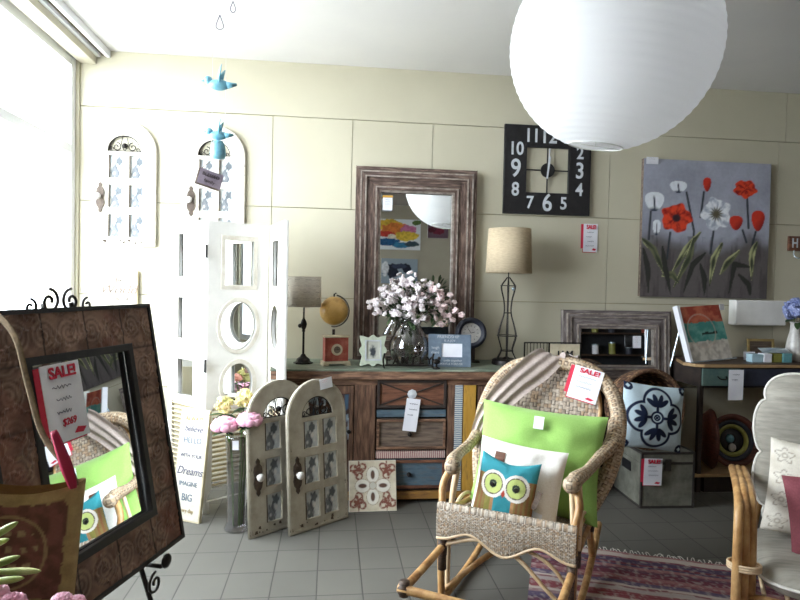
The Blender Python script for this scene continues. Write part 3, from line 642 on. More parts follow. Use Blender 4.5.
# ================================================================== POPPY CANVAS
a = at(644.5, 158, Y=4.06); c = at(767, 299, Y=4.06)
PW, PH = c.x-a.x, a.z-c.z
def segd(px, py, P):
    best = (9, 0)
    for i in range(len(P)-1):
        ax, ay = P[i]; bx, by = P[i+1]; dx, dy = bx-ax, by-ay; L2 = dx*dx+dy*dy
        t_ = max(0, min(1, ((px-ax)*dx+(py-ay)*dy)/L2)); d = math.hypot(px-ax-dx*t_, py-ay-dy*t_)
        if d < best[0]: best = (d, (i+t_)/(len(P)-1))
    return best
def side(px, py, P):
    ax, ay = P[0]; bx, by_ = P[-1]; mx_, my_ = P[len(P)//2]
    return (bx-ax)*(py-ay)-(by_-ay)*(px-ax)
Q = lambda L_: [((x-92)/515, (y-65)/575) for x, y in L_]
stems = [Q(s) for s in ([(125, 285), (120, 400)], [(265, 200), (300, 360), (298, 420)], [(205, 370), (195, 480)], [(335, 195), (325, 300)], [(380, 350), (370, 450)], [(498, 350), (515, 400)], [(512, 215), (522, 340)], [(552, 355), (540, 410)])]
leavs = [(Q(s), k) for s, k in (([(95, 400), (140, 440), (195, 560)], 1), ([(325, 365), (270, 440), (215, 540)], 1), ([(300, 390), (285, 470), (225, 600)], 1), ([(415, 410), (385, 470), (370, 590)], 1), ([(485, 440), (440, 490), (412, 540)], 1), ([(558, 400), (540, 450), (542, 560)], 1), ([(180, 550), (220, 545), (245, 580)], 1), ([(100, 440), (120, 520), (125, 620)], 0), ([(350, 450), (300, 500), (265, 620)], 0), ([(530, 505), (470, 495), (450, 620)], 0), ([(330, 500), (350, 560), (350, 630)], 0), ([(490, 540), (530, 580), (540, 630)], 0), ([(175, 430), (190, 520), (215, 630)], 0))]
flw = [('w', 138, 243, 38, 42), ('w', 232, 178, 34, 26), ('w', 150, 350, 16, 34), ('R', 228, 308, 62, 60), ('r', 347, 163, 16, 31), ('W', 388, 285, 60, 68), ('r', 470, 320, 27, 32), ('R', 503, 175, 48, 38), ('r', 560, 308, 27, 46)]
def poppy(u, v):
    x, y = u, 1-v; n = fbm(u*3, v*3, 2)
    c = mix(C(172, 174, 190), C(150, 152, 166), .5+n); c = mix(c, C(98, 92, 92), sm(.5, .68, y+.08*n+.04*math.sin(u*9)))
    c = mix(c, C(62, 56, 58), .5*sm(.05, .4, fbm(u*14, v*2.5, 5)) if y > .55 else 0)
    for P in stems:
        d, _ = segd(x, y, P)
        if d < .012: c = mix(c, C(56, 60, 66), sm(.012, .005, d))
    for P, k in leavs:
        d, t_ = segd(x, y, P); w_ = (.026 if k else .022)*math.sin(pi*min(1, max(0, t_*.88+.1)))+.002+.004*fbm(x*20, y*20)
        if d < w_: c = mix(c, mix(C(60, 66, 52), C(182, 184, 134), sm(.0, .8, d/w_+.25*math.sin(y*40))*(1 if side(x, y, P) > 0 else .25)) if k else C(52, 52, 48), sm(w_, w_*.75, d))
    for f, fx, fy, rx, ry in flw:
        dx, dy = (x-(fx-92)/515)/(rx/515), (y-(fy-65)/575)/(ry/575); r = math.hypot(dx*(1+(.35*dy if f == 'r' else (.3*dy if f == 'w' else 0))), dy); th = math.atan2(dy, dx)
        e_ = 1+(.1*math.sin(th*5+fx)+.05*math.sin(th*9) if f in 'RW' else 0)
        if r < e_:
            if f == 'W':
                cc = mix(C(238, 240, 244), C(170, 178, 192), .35+.35*math.sin(th*7+r*3)*r+1.2*fbm(th*2.5, r*2, 4)); cc = mix(cc, C(92, 84, 66), sm(.5, .2, r+.1*math.sin(th*14)))
            elif f == 'R': cc = mix(C(222, 72, 44), C(140, 28, 26), .3+.35*math.sin(th*5+r*3)*r+1.3*fbm(th*2.2, r*2, fx)); cc = mix(cc, C(60, 40, 48), sm(.35, .2, r)) if fx < 300 else cc
            elif f == 'r': cc = mix(C(206, 58, 40), C(120, 30, 30), sm(0, 1, dy*.5+dx*.5+.2))
            else: cc = mix(C(230, 234, 240), C(50, 58, 74), max(sm(.14, .05, abs(dx-.1*dy))*sm(-.75, -.3, dy), sm(.35, .8, dy-.3*abs(dx))))
            c = mix(c, cc, sm(e_, e_*.93, r))
    return c
t = thing('poppy_canvas', 'canvas painting of red and white poppies on grey hung on the wall', 'painting', ((a.x+c.x)/2, YB-.035, (a.z+c.z)/2))
MB().box(-PW/2, PW/2, .001, .032, -PH/2, PH/2).obj('stretched_canvas', 'chest_grey', t)
g = MB(); g.grid(150, 160, lambda u, v: (-PW/2+PW*u, 0, -PH/2+PH*v), poppy); g.obj('painted_face', 'pattern', t)
sale_tag(at(652.5, 160.5, Y=YB-.05), .09, .05, 'small white price note clipped at top left of the poppy canvas', header=False, red=False, hand=2, name='price_note')
# hook board at right edge
a = at(793, 236, Y=4.08)
t = thing('letter_hook_board', 'small brown board with white H and wire hook at right edge of wall', 'hook', (a.x+.03, YB-.02, a.z-.055))
MB().box(-.06, .055, 0, .018, -.055, .055).obj('board', 'chest_red', t, bevel=.003)
text('H', .095, 'lettering', 'chalk', t, -.012, 0, depth=.001, bold=.002, sx=.75)
MB().tube(smooth_path([(-.02, -.004, -.05), (-.025, -.012, -.09), (-.005, -.03, -.11), (.02, -.03, -.095)], 5), .004, 6).ball((.02, -.03, -.093), .008).obj('hook', 'silver', t, smooth=True)
# ================================================================== helpers for soft things
def pillow_mb(w, h, t, n=26, p=.05, col=None, back=None, ear=0, wr=.004, seed=0):
    m = MB()
    def pos(u, v, s):
        a = 2*u-1; b_ = 2*v-1
        x = a*w/2*(1-p*(1-b_*b_)); z = b_*h/2*(1-p*(1-a*a))
        if ear and b_ > 0: z -= ear*h*(1-abs(a)**1.5)*b_**4*1.0
        th = t/2*((1-abs(a)**2.6)*(1-abs(b_)**2.6))**.55
        k = min(1, th/(t*.12))
        th += wr*k*math.sin(a*7+seed)*math.sin(b_*5+seed*2) + wr*1.5*k*fbm(a*2+seed, b_*2, s)
        return (x, s*th, z)
    m.grid(n, n, lambda u, v: pos(1-u, v, 1), (lambda u, v: back or (.5, .5, .5, 1)) if col else None)
    m.grid(n, n, lambda u, v: pos(u, v, -1), col)
    return m
def dist_ring(x, y, cx, cy, r): return abs(math.hypot(x-cx, y-cy)-r)

# ================================================================== ARCHED PHOTO FRAMES
AW, AH = .40, .81
def photo_col(s):
    def f(u, v):
        c = mix(C(206, 208, 206), C(182, 188, 192), .5+fbm(u*4+s, v*5, s))
        d1 = math.hypot((u-.62)*1.0, (v-.74)*1.2); c = mix(c, C(96, 102, 108), sm(.25, .19, d1+.07*math.sin(u*21+s)*math.sin(v*19)))
        d2 = math.hypot((u-.36)*1.1, (v-.27)*.85); c = mix(c, C(118, 122, 128), sm(.32, .24, d2+.09*math.sin(u*24)*math.sin(v*17+s))); c = mix(c, C(196, 200, 202), sm(.09, .05, math.hypot(u-.3, v-.2)))
        c = mix(c, C(212, 210, 206), sm(.12, .08, math.hypot(u-.66, v-.45)))
        c = mix(c, C(58, 64, 72), sm(.05, .02, abs(u-.5-.1*math.sin(v*9)))*(v < .7)*.7)
        return c
    return f
def arch_frame(label, m, loc, rot, W=AW, H=AH, group=None, tone='wear'):
    t = thing('arched_photo_frame', label, 'photo frame', loc, rot=rot, group=group)
    r = W/2
    outer = [(-r, 0), (r, 0)] + circ(r, 22, 0, H-r, 0, pi)
    fan = circ(.105, 16, .0, H-r-.0, 0, pi)
    holes = []; cols = (-.045, .082); zs = (.44, .25, .06)
    for z in zs:
        for x in cols: holes.append((x-.047, x+.047, z, z+.145))
    finish(curve_mesh([outer, fan]+[rect(*h) for h in holes], .02, .0025), 'arched_board', m, t)
    rim = MB()
    def inset(o, k): return [(x*(1-k/r), (z-H/2)*(1-k/(H/2))+H/2) for x, z in o]
    finish(curve_mesh([inset(outer, .006), inset(outer, .016)], .003), 'edge_moulding', m, t, loc=(0, -.003, 0))
    finish(curve_mesh([[(x*.985, z) for x, z in outer], [(x*.985-.0, z) for x, z in inset(outer, .004)]], .004), 'worn_edge', tone, t, loc=(0, .017, 0))
    for i, h in enumerate(holes):
        g = MB(); g.grid(16, 24, lambda u, v: (h[0]+(h[1]-h[0])*u, .012, h[2]+(h[3]-h[2])*v), photo_col(i*1.0+1)); ph = g.obj('photo', 'pattern', t)
        e = MB(); e.box(h[0]-.004, h[0]+.002, -.002, .004, h[2], h[3]).obj('window_moulding', tone, ph)
    MB().box(-r+.01, r-.01, .0202, .023, .02, H-r-.02).obj('backing', 'dark', t)
    sc_ = MB()
    z0 = H-r
    for s in (-1, 1):
        sc_.tube(spiral(s*.05, z0+.03, .03, 1.3, pi/2, 16, .01, s), .0032, 5).tube(spiral(s*.085, z0+.016, .016, 1.2, 0, 12, .01, -s), .0028, 5).tube(smooth_path([(0, .01, z0), (s*.02, .01, z0+.05), (s*.012, .01, z0+.095)], 4), .0028, 5)
    sc_.tube([(-.104, .01, z0+.003), (.104, .01, z0+.003)], .003, 5).ball((0, .01, z0+.04), .016, 8).tube([(x, .01, z) for x, z in circ(.102, 16, 0, z0, 0, pi)], .004, 5)
    sc_.obj('fanlight_scroll', 'iron', t)
    e = [(0, .1), (.012, .085), (.01, .07), (.022, .055), (.026, .03), (.02, 0), (.026, -.03), (.022, -.055), (.01, -.07), (.012, -.085), (0, -.1)]
    poly = [(x, z) for x, z in e] + [(-x, z) for x, z in e[-2:0:-1]]
    MB().prism([(-.145+x, .31+z) for x, z in poly], -.007, -.0005).obj('key_plate', 'bronze', t)
    k = MB(); k.lathe([(.001, 0), (.008, 0), (.008, .016), (.019, .024), (.021, .034), (.012, .044), (.001, .046)], 16, T=Matrix.Translation((-.15, -.007, .315)) @ Matrix.Rotation(pi/2, 4, 'X')); k.obj('knob', 'porcelain', t, smooth=True)
    wr = MB(); rr = random.Random(int(loc[0]*1000))
    for i in range(34):
        x = rr.choice([-r+.012, r-.012, rr.uniform(-r+.03, r-.03)]); z = rr.uniform(.01, .04) if rr.random() < .6 else rr.uniform(.04, H-r)
        if abs(x) < r-.02: z = rr.uniform(.012, .045)
        s_ = rr.uniform(.002, .010); wr.prism([(x-s_, z-s_*.6), (x+s_, z-s_), (x+s_*.7, z+s_), (x-s_*.6, z+s_*.8)], -.0012, .0001)
    wr.obj('worn_patches', tone, t)['kind'] = 'stuff'
    return t
a = at(93, 117, Y=4.08); c = at(155, 247, Y=4.08)
arch_frame('white arched photo frame on wall nearest the window, above the cream word board', 'distress_w', ((a.x+c.x)/2, YB-.025, c.z), (0, .0, 0))
a = at(184, 124, Y=4.08); c = at(244, 222, Y=4.08)
arch_frame('white arched photo frame on wall partly hidden behind folding screen and hanging birds', 'distress_w', ((a.x+c.x)/2, YB-.025, a.z-.81), (0, .0, 0))
ux = Vector((.787, .617, 0)); nb = Vector((-.617, .787, 0)); ang = math.atan2(.617, .787)
p2 = Vector((-.196, 3.174, 0)) + ux*.20
arch_frame('shaded-grey arched photo frame on floor with paper price card on top, front of the pair', 'distress', (p2.x, p2.y, .002), (-.07, 0, ang))
p1 = p2 + ux*(-.176) + nb*.106
arch_frame('shaded-grey arched photo frame on floor, half hidden behind its twin beside the pink flowers', 'distress', (p1.x, p1.y, .002), (-.07, 0, ang))
q = p2 + nb*.054 - nb*.004 + ux*.06
sale_tag((q.x+.0, q.y-.006, AH-.028), .085, .058, 'small white price card with red print atop the front shaded-grey arched frame', rot=(-.07, -.12, ang), header=False, red=False, hand=2, name='price_note', lines='red')

# ================================================================== CREAM WORD BOARD ON THE WALL
a = at(93, 270, Y=4.085); c = at(138, 307, Y=4.085)
t = thing('cream_word_board', 'cream wooden word board with faded lettering on wall below the leftmost arched frame', 'sign', ((a.x+c.x)/2, YB-.028, a.z-.4))
BW = c.x-a.x
MB().box(-BW/2, BW/2, 0, .024, 0, .4).obj('board', 'cream', t, bevel=.003)
MB().box(-BW/2+.012, BW/2-.012, -.0015, 0, .012, .388).obj('white_face', 'distress_w', t)
for s_, z, h_, sh_ in (('the', .34, .045, 0), ('World', .275, .085, .3), ('IS A BOOK', .215, .03, 0), ('AND THOSE', .165, .03, 0), ('who travel', .11, .05, .3), ('READ MORE', .06, .03, 0)): text(s_, h_, 'lettering', 'chest_grey', t, .02, z, y=-.003, shear=sh_)

# ================================================================== FOLDING SCREEN
PWD, PHT = .40, 1.685
A_ = Vector((-.705, 3.505, 0)); B_ = A_ + Vector((.325, .24, 0)).normalized()*.40; L_ = A_ + Vector((-.30, .30, 0)).normalized()*.40; C_ = B_ + Vector((.12, -.375, 0)).normalized()*.40
t0 = thing('folding_screen', 'white three panel folding screen with small mirrors and louvred base', 'screen', (A_.x, A_.y, 0))
def panel(P, Q_, kinds):
    P = P-A_; Q_ = Q_-A_; d_ = Q_-P; r_ = math.atan2(d_.y, d_.x); ce = (P+Q_)/2
    fr = [rect(-PWD/2+.004, PWD/2-.004, .07, PHT)]; hs = []
    for k, (kind, zc, sx_, sz_) in enumerate(kinds):
        lp = circ(sx_, 32, 0, zc, rz=sz_) if kind == 'o' else rect(-sx_, sx_, zc-sz_, zc+sz_)
        hs.append((kind, zc, sx_, sz_, lp)); fr.append(lp)
    fr.append(rect(-PWD/2+.045, PWD/2-.045, .145, .615))
    o = finish(curve_mesh(fr, .022, .002), 'panel', 'white', t0, loc=ce, rot=(0, 0, r_))
    for k in (-PWD/2+.005, PWD/2-.03): MB().box(k, k+.025, -.002, .024, 0, .0698).obj('foot', 'white', o)
    for kind, zc, sx_, sz_, lp in hs:
        k = .022
        ol = circ(sx_+k, 32, 0, zc, rz=sz_+k) if kind == 'o' else rect(-sx_-k, sx_+k, zc-sz_-k, zc+sz_+k)
        il = circ(sx_-.004, 32, 0, zc, rz=sz_-.004) if kind == 'o' else rect(-sx_+.004, sx_-.004, zc-sz_+.004, zc+sz_-.004)
        finish(curve_mesh([ol, il], .008, .003), 'carved_surround', 'distress_w', o, loc=(0, -.008, 0))
        MB().prism(lp, .010, .014).obj('panel_mirror', 'mirror', o)
    MB().box(-PWD/2+.04, PWD/2-.04, .0185, .0215, .66, PHT-.05).obj('panel_back', 'white', o)
    sl = MB()
    for i in range(17):
        z = .158+i*.0275; sl.box(-PWD/2+.046, PWD/2-.046, -.013, .013, -.0022, .0022, T=Matrix.Translation((0, .011, z)) @ Matrix.Rotation(-.75, 4, 'X'))
    sl.obj('louvres', 'cream', o)
panel(L_, A_, [('r', 1.49, .085, .13), ('r', 1.12, .085, .125), ('r', .77, .085, .11)])
panel(A_, B_, [('r', 1.45, .095, .135), ('o', 1.08, .118, .145), ('o', .735, .10, .125)])
panel(B_, C_, [('r', 1.45, .085, .135), ('o', 1.08, .105, .13), ('r', .735, .085, .11)])
for z in (1.47, .82): MB().box(-.012, .0, -.006, .006, z, z+.075).obj('hinge', 'iron', t0, rot=(0, 0, 0), loc=(.006, -.016, 0))

# ================================================================== WORD BOARD LEANING ON SCREEN
Lp, Rp = Vector((-.875, 3.455, 0)), Vector((-.705, 3.375, 0)); d_ = Rp-Lp
t = thing('leaning_word_board', 'tall cream word board reading Dreams on floor leaning on the folding screen', 'sign', ((Lp+Rp)/2+Vector((0, 0, .001))), rot=(-.10, .03, math.atan2(d_.y, d_.x)))
w_ = d_.length
MB().box(-w_/2, w_/2, 0, .022, 0, .62).obj('board', 'cream', t, bevel=.002)
MB().box(-w_/2+.008, w_/2-.008, -.0012, 0, .01, .61).obj('painted_face', 'distress_w', t)
for s_, z, h_, sh_, m_ in (('ALWAYS', .565, .036, 0, 'gold'), ('believe', .51, .05, .3, 'ink'), ('HELLO', .445, .046, 0, 'slate'), ('WITH YOUR', .36, .03, 0, 'ink'), ('Dreams', .275, .062, .35, 'ink'), ('IMAGINE', .205, .036, 0, 'slate'), ('BIG', .13, .055, 0, 'slate'), ('every day', .06, .03, 0, 'gold')): text(s_, h_, 'lettering', m_, t, 0, z, y=-.0025, shear=sh_, sx=.85)

# ================================================================== TALL VASE AND PINK FLOWERS
VX, VY2 = -.49, 3.30
t = thing('tall_glass_vase', 'tall slim clear glass vase on floor holding pink and yellow flowers', 'vase', (VX, VY2, 0))
MB().lathe([(.001, .002), (.064, 0), (.066, .01), (.05, .05), (.052, .2), (.058, .4), (.064, .50), (.066, .515)], 28, cap=False).obj('vase_body', 'lens', t, smooth=True, solid=.004)
MB().box(-.016, .016, -.0785, -.077, .452, .50).obj('price_sticker', 'paper', t)
def rose(mb, c, r, seed):
    rr = random.Random(seed)
    for ring, (k, rad, sz, tip_) in enumerate(((5, .15, .42, .2), (7, .42, .46, .12), (9, .72, .46, -.05), (9, .86, .42, -.3))):
        for j in range(k):
            a_ = 2*pi*j/k+ring*.5+rr.uniform(-.15, .15)
            n = Vector((math.cos(a_), math.sin(a_)-.25, tip_+.1)).normalized()
            T = Matrix.Translation(Vector(c)+Vector((math.cos(a_)*rad*r, math.sin(a_)*rad*r-.1*r, tip_*r))) @ n.to_track_quat('Z', 'Y').to_matrix().to_4x4()
            mb.ball((0, 0, 0), sz*r, 8, T=T, sc=(1, .8, .38), jit=.06)
    mb.ball((c[0], c[1]-.1*r, c[2]), r*.45, 10)
def hydr(mb, c, r, n, seed):
    rr = random.Random(seed)
    for i in range(n):
        v = Vector((rr.gauss(0, 1), rr.gauss(0, 1), rr.gauss(0, 1))).normalized()
        blossom(mb, Vector(c)+v*r*rr.uniform(.8, 1), r*.24, 4)
    mb.ball(c, r*.72, 12)
fl = [('pink_peony', 'large soft pink peony at left of tall floor vase', 'r', (-.055, -.085, .60), .068, 'fl_pink'), ('pink_peony', 'soft pink peony at right of tall floor vase, beside the shaded-grey arched frame', 'r', (.07, -.075, .625), .066, 'fl_pink'), ('yellow_hydrangea', 'yellow green hydrangea head on top left of the floor vase flowers', 'h', (-.075, .0, .675), .045, 'fl_yellow'), ('yellow_hydrangea', 'yellow green hydrangea head topmost in the floor vase flowers', 'h', (.03, .02, .705), .05, 'fl_yellow'), ('coral_carnation', 'coral carnation at the back of the floor vase flowers', 'r', (.10, .03, .70), .045, 'fl_red')]
for i_, (nm, lb, kd, p, r, m_) in enumerate(fl):
    t = thing(nm, lb, 'flower', (VX, VY2, 0)); p = Vector(p)
    MB().tube(smooth_path([(p.x*.25, p.y*.25, .02), (p.x*.45, p.y*.3, .4), (p.x*.8, p.y*.8, p.z-.08), (p.x, p.y, p.z-.02)], 5), .0035, 6).obj('stem', 'leaf', t)
    q = MB(); (rose(q, p, r, i_) if kd == 'r' else hydr(q, p, r, 46, i_)); q.obj('flower_head', m_, t, smooth=True)
    lf = MB()
    for k in range(5): leafm(lf, p+Vector((0, 0, -.05)), (rnd.uniform(-1, 1), rnd.uniform(-1, .1), rnd.uniform(-.2, .4)), rnd.uniform(.05, .09), .016)
    lf.obj('leaves', 'leaf_dark', t)

# ================================================================== DAMASK BOARD
def damask(u, v):
    x, y = abs(2*u-1), abs(2*v-1); c = mix(C(214, 206, 186), C(198, 188, 166), .5+fbm(u*6, v*6))
    p = 0
    r = math.hypot(x-.62, y-.62); th = math.atan2(y-.62, x-.62)
    p = max(p, sm(.075, .02, abs(r-.27-.09*math.sin(3*th+.4)))); p = max(p, sm(.24, .17, r+.07*math.sin(th*6)))
    p = max(p, sm(.05, .01, abs(math.hypot(x-.95, y-.95)-.35)))
    c = mix(c, C(122, 62, 50), p*(.95 if fbm(u*20, v*20) > -.3 else .4))
    for cx, cy in ((0, .44), (.44, 0)):
        e = math.hypot((x-cx)/(.25 if cx == 0 else .3), (y-cy)/(.3 if cx == 0 else .25))
        if e < 1.12: c = mix(C(150, 128, 104), C(224, 220, 210), sm(1.12, .98, e)); c = mix(c, C(96, 70, 58), sm(.22, .14, math.hypot((x-cx)*2 if cx == 0 else x-cx, y-cy if cx == 0 else (y-cy)*2)))
    e = math.hypot(x, y); c = mix(c, C(200, 196, 184), sm(.17, .15, e)); c = mix(c, C(150, 130, 104), sm(.02, .008, abs(e-.15))*.7)
    return c
t = thing('damask_wall_plaque', 'square cream plaque with brown damask motif on floor leaning against the sideboard', 'wall art', (.265, 3.50, .001), rot=(-.30, 0, .03))
MB().box(-.142, .142, 0, .02, 0, .292).obj('board', 'distress_w', t, bevel=.002)
g = MB(); g.grid(80, 80, lambda u, v: (-.139+.278*u, -.0012, .003+.286*v), damask); g.obj('painted_face', 'pattern', t)

# ================================================================== HANGING BIRD MOBILE AND SMALL SIGN
def strand(px0, px1, zt, zb, d, mb):
    a = at(px0, 100, d=d); mb.tube([(a.x, a.y, zt), (a.x, a.y, zb)], .0012, 5)
m0 = at(219, 85, d=2.6); m1 = at(218, 142, d=2.6)
t = thing('bird_mobile', 'turquoise ceramic bird mobile hanging from ceiling by nylon strings', 'mobile', (m0.x, m0.y, m0.z))
st = MB()
for dx in (-.028, .028): st.tube([(dx, 0, HC-m0.z-.002), (dx, 0, m1.z-m0.z-.03)], .0012, 5)
st.tube([(0, .0, HC-m0.z-.002), (0, 0, .30)], .001, 5).obj('strings', 'string', t)
hk = MB(); hk.tube(smooth_path([(0, 0, .30), (-.014, 0, .262), (-.014, 0, .245), (0, 0, .238), (.014, 0, .245), (.014, 0, .262), (0, 0, .30)], 4), .0022, 5); hk.obj('wire_hook', 'ink', t, smooth=True)
def bird(name, z, s, up):
    b_ = MB(); b_.ball((0, 0, z), .03*s, 14, sc=(1.5, .9, .8)).ball((-.045*s, 0, z+.018*s), .018*s, 10).tube([(-.058*s, 0, z+.017*s), (-.078*s, 0, z+.012*s)], [.006*s, .001], 6).tube([(.035*s, 0, z), (.075*s, 0, z+.006*s)], [.016*s, .006*s], 6, flat=1.6)
    for sd in (-1, 1): b_.tube([(0, sd*.01*s, z+.012*s), (.008*s, sd*.03*s, z+.05*s*up), (.018*s, sd*.04*s, z+.078*s*up)], [.02*s, .014*s, .003*s], 8, flat=.3)
    return b_.obj(name, 'blue_glaze', t, smooth=True)
bird('bird', 0, 1.0, 1.0)
zb = m1.z-m0.z
bird('bird', zb+.03, .85, 1)
MB().lathe([(.001, zb-.075), (.03, zb-.07), (.034, zb-.05), (.028, zb-.01), (.02, zb+.005)], 16).obj('bell', 'blue_glaze', t, smooth=True)
t = thing('hanging_wooden_tag', 'small tilted mauve grey wooden sign with dark edge hanging below the bird mobile', 'sign', at(209, 179, d=2.62), rot=(0, .26, .35))
MB().box(-.052, .052, 0, .012, -.037, .037).obj('board', 'chest_grey', t); MB().box(-.046, .056, -.002, -.0002, -.03, .036).obj('painted_face', mat('mauve_paint', C(150, 136, 150), .6, c2=C(134, 122, 136), scale=30), t)
for s_, z, h_ in (('BLESSED', .015, .02), ('family', -.012, .02)): text(s_, h_, 'lettering', 'dark', t, .004, z, y=-.0035, depth=.0005)
MB().tube([(-.04, .006, .037), (0, .006, .10), (.04, .006, .037)], .0014, 5).tube([(0, .006, .10), (.02, -.01, .16)], .0014, 5).obj('cord', 'strap', t)
t = thing('wire_ceiling_hook', 'tiny empty wire hook on nylon string hanging right of the birds', 'hook', at(233, 8, d=2.75))
MB().tube(smooth_path([(0, 0, .03), (-.012, 0, -.005), (0, 0, -.022), (.012, 0, -.005), (0, 0, .03)], 4), .0022, 5).obj('wire_hook', 'ink', t); MB().tube([(0, 0, .03), (0, 0, HC-t.location.z-.001)], .0012, 5).obj('string', 'string', t)

# ================================================================== PAPER LANTERN
lc = at(612.5, 47, d=2.4); LR = .405
t = thing('paper_lantern', 'large round white ribbed paper lantern hanging from the ceiling', 'lantern', lc)
prof = []; nr = 30
for i in range(nr*4+1):
    th = .27+(pi-.54)*i/(nr*4); rr_ = LR*(1-.006*abs(math.sin(pi*i/4))*1.0+.0*math.sin(i))
    prof.append((rr_*math.sin(th), -rr_*math.cos(th)))
g = MB(); g.lathe(prof, 72, T=Matrix.Rotation(.10, 4, 'Y') @ Matrix.Rotation(.12, 4, 'X'), cap=False)
g.obj('paper_shade', 'ricepaper', t, smooth=True)
w = MB()
TT = Matrix.Rotation(.10, 4, 'Y') @ Matrix.Rotation(.12, 4, 'X')
for zz_ in (-1, 1): w.tube([TT @ Vector((LR*math.sin(.27)*math.cos(2*pi*i/32), LR*math.sin(.27)*math.sin(2*pi*i/32), zz_*LR*math.cos(.27))) for i in range(32)], .0025, 6, closed=True)
w.tube([TT @ Vector((0, 0, LR*.97)), TT @ Vector((.0, 0, -LR*.97))], .002, 5); w.tube([TT @ Vector((-LR*.26, 0, -LR*.965)), TT @ Vector((LR*.26, 0, -LR*.965))], .002, 5); w.obj('wire_frame', 'string', t)
MB().tube([(0, 0, LR*.9), (0, 0, HC-lc.z-.001)], .003, 6).obj('cord', 'white', t)

# ================================================================== EASEL AND SCRIPT-CARVED MIRROR
MC = Vector((-.5735, 1.706, .497)); MR = 1.265; MT = -.178; EW, EH = .655, .775
t = thing('carved_script_mirror', 'mirror in wide brown script carved frame with black edge standing on iron easel', 'mirror', MC, rot=(MT, 0, MR))
def band(x0, x1, z0, z1, s):
    nx = max(6, int((x1-x0)/.005)); nz = max(6, int((z1-z0)/.005))
    def f(u, v):
        x = x0+(x1-x0)*u; z = z0+(z1-z0)*v; n = fbm(x*9, z*9, s); r = 1-abs(fbm(x*13+4, z*13, s+3))*3.2
        c = mix(C(98, 72, 60), C(138, 108, 92), sm(-.35, .4, n)); 
        lg, ac = (x, z-(z0+z1)/2) if (x1-x0) > (z1-z0) else (z, x-(x0+x1)/2); k_ = math.floor(lg/.088); lx = lg-(k_+.5)*.088; ly = ac*(1 if k_ % 2 else -1)
        rr_ = math.hypot(lx, ly); tt_ = math.atan2(ly, lx)+s; q_ = (rr_/.0155-tt_/(2*pi)) % 1; sw_ = sm(.30, .12, abs(q_-.5))*sm(.046, .040, rr_)
        c = mix(c, C(160, 134, 116), sw_*.38); c = mix(c, C(58, 42, 36), sm(.2, .05, q_ if q_ < .5 else 1-q_)*.5*sm(.046, .040, rr_)); c = mix(c, C(150, 124, 106), sm(.8, 1, r)*.3); c = mix(c, C(112, 66, 54), sm(.25, .5, fbm(x*5, z*5, 9))*.5)
        lng = x if (x1-x0) > (z1-z0) else z
        return mix(c, C(34, 24, 22), sm(.004, .001, abs((lng+.05) % .155-.07)))
    g = MB(); g.grid(nx, nz, lambda u, v: (x0+(x1-x0)*u, -.006-.004*sm(.5, .95, 1-abs(fbm((x0+(x1-x0)*u)*13+4, (z0+(z1-z0)*v)*13, s+3))*3.2), z0+(z1-z0)*v), f)
    return g.obj('carved_panel', 'script', t)
bw = .122
MB().box(-EW/2, EW/2, 0, .03, 0, .012).box(-EW/2, EW/2, 0, .03, EH-.012, EH).box(-EW/2, -EW/2+.012, -.012, .03, .012, EH-.012).box(EW/2-.012, EW/2, -.012, .03, .012, EH-.012).box(-EW/2, EW/2, -.012, 0, 0, .012).box(-EW/2, EW/2, -.012, 0, EH-.012, EH).obj('outer_edge', 'black', t)
band(-EW/2+.0121, EW/2-.0121, EH-bw, EH-.0121, 1); band(-EW/2+.0121, EW/2-.0121, .0121, bw, 5)
band(-EW/2+.0121, -EW/2+bw, bw, EH-bw, 9); band(EW/2-bw, EW/2-.0121, bw, EH-bw, 13)
b2 = bw+.02
MB().box(-EW/2+.0121, EW/2-.0121, .0, .022, .0121, bw).box(-EW/2+.0121, EW/2-.0121, 0, .022, EH-bw, EH-.0121).box(-EW/2+.0121, -EW/2+bw, 0, .022, bw, EH-bw).box(EW/2-bw, EW/2-.0121, 0, .022, bw, EH-bw).obj('frame_base', 'dark', t)
finish(curve_mesh([rect(-EW/2+bw-.002, EW/2-bw+.002, bw-.002, EH-bw+.002), rect(-EW/2+b2, EW/2-b2, b2, EH-b2)], .02, .002), 'inner_edge', 'black', t, loc=(0, -.012, 0))
MB().box(-EW/2+b2-.002, EW/2-b2+.002, .009, .012, b2-.002, EH-b2+.002).obj('mirror_glass', 'mirror', t)
te = thing('display_easel', 'black wrought iron display easel with scroll top holding the carved mirror', 'easel', (MC.x, MC.y, 0), rotz=MR)
tt = math.tan(.178)
def yb(z): return .042+tt*(z-.497)
for s in (-1, 1):
    MB().tube([(s*.27, yb(0)+.012, 0), (s*.17, yb(.5)+.012, .5), (s*.05, yb(1.27)+.012, 1.27)], .0075, 8).obj('leg', 'iron', te)
    hk = MB(); hk.tube([(s*.165, yb(.47)+.012, .478), (s*.165, -.03, .478), (s*.165, -.045, .49), (s*.165, -.045, .515)], .007, 8).ball((s*.165, -.047, .497), .022, 10, sc=(1, .5, 1))
    hk.tube(spiral(s*.165, .425, .035, 1.3, pi/2, 20, -.01, s), .0045, 6); hk.obj('holder_arm', 'iron', te, smooth=True)
    tp_ = MB(); tp_.tube(spiral(s*.04, 1.275, .035, 1.3, pi/2, 22, yb(1.28), s), .0045, 6).tube(spiral(s*.105, 1.262, .022, 1.2, pi/2, 18, yb(1.28), s), .004, 6); tp_.obj('top_scroll', 'iron', te, smooth=True)
MB().tube([(0, yb(1.2)+.02, 1.2), (0, .52, 0)], .0075, 8).obj('leg', 'iron', te)
MB().tube([(-.165, yb(.47)+.012, .478), (.165, yb(.47)+.012, .478)], .006, 8).tube([(-.085, yb(1.0)+.012, 1.0), (.085, yb(1.0)+.012, 1.0)], .005, 8).obj('cross_bar', 'iron', te)
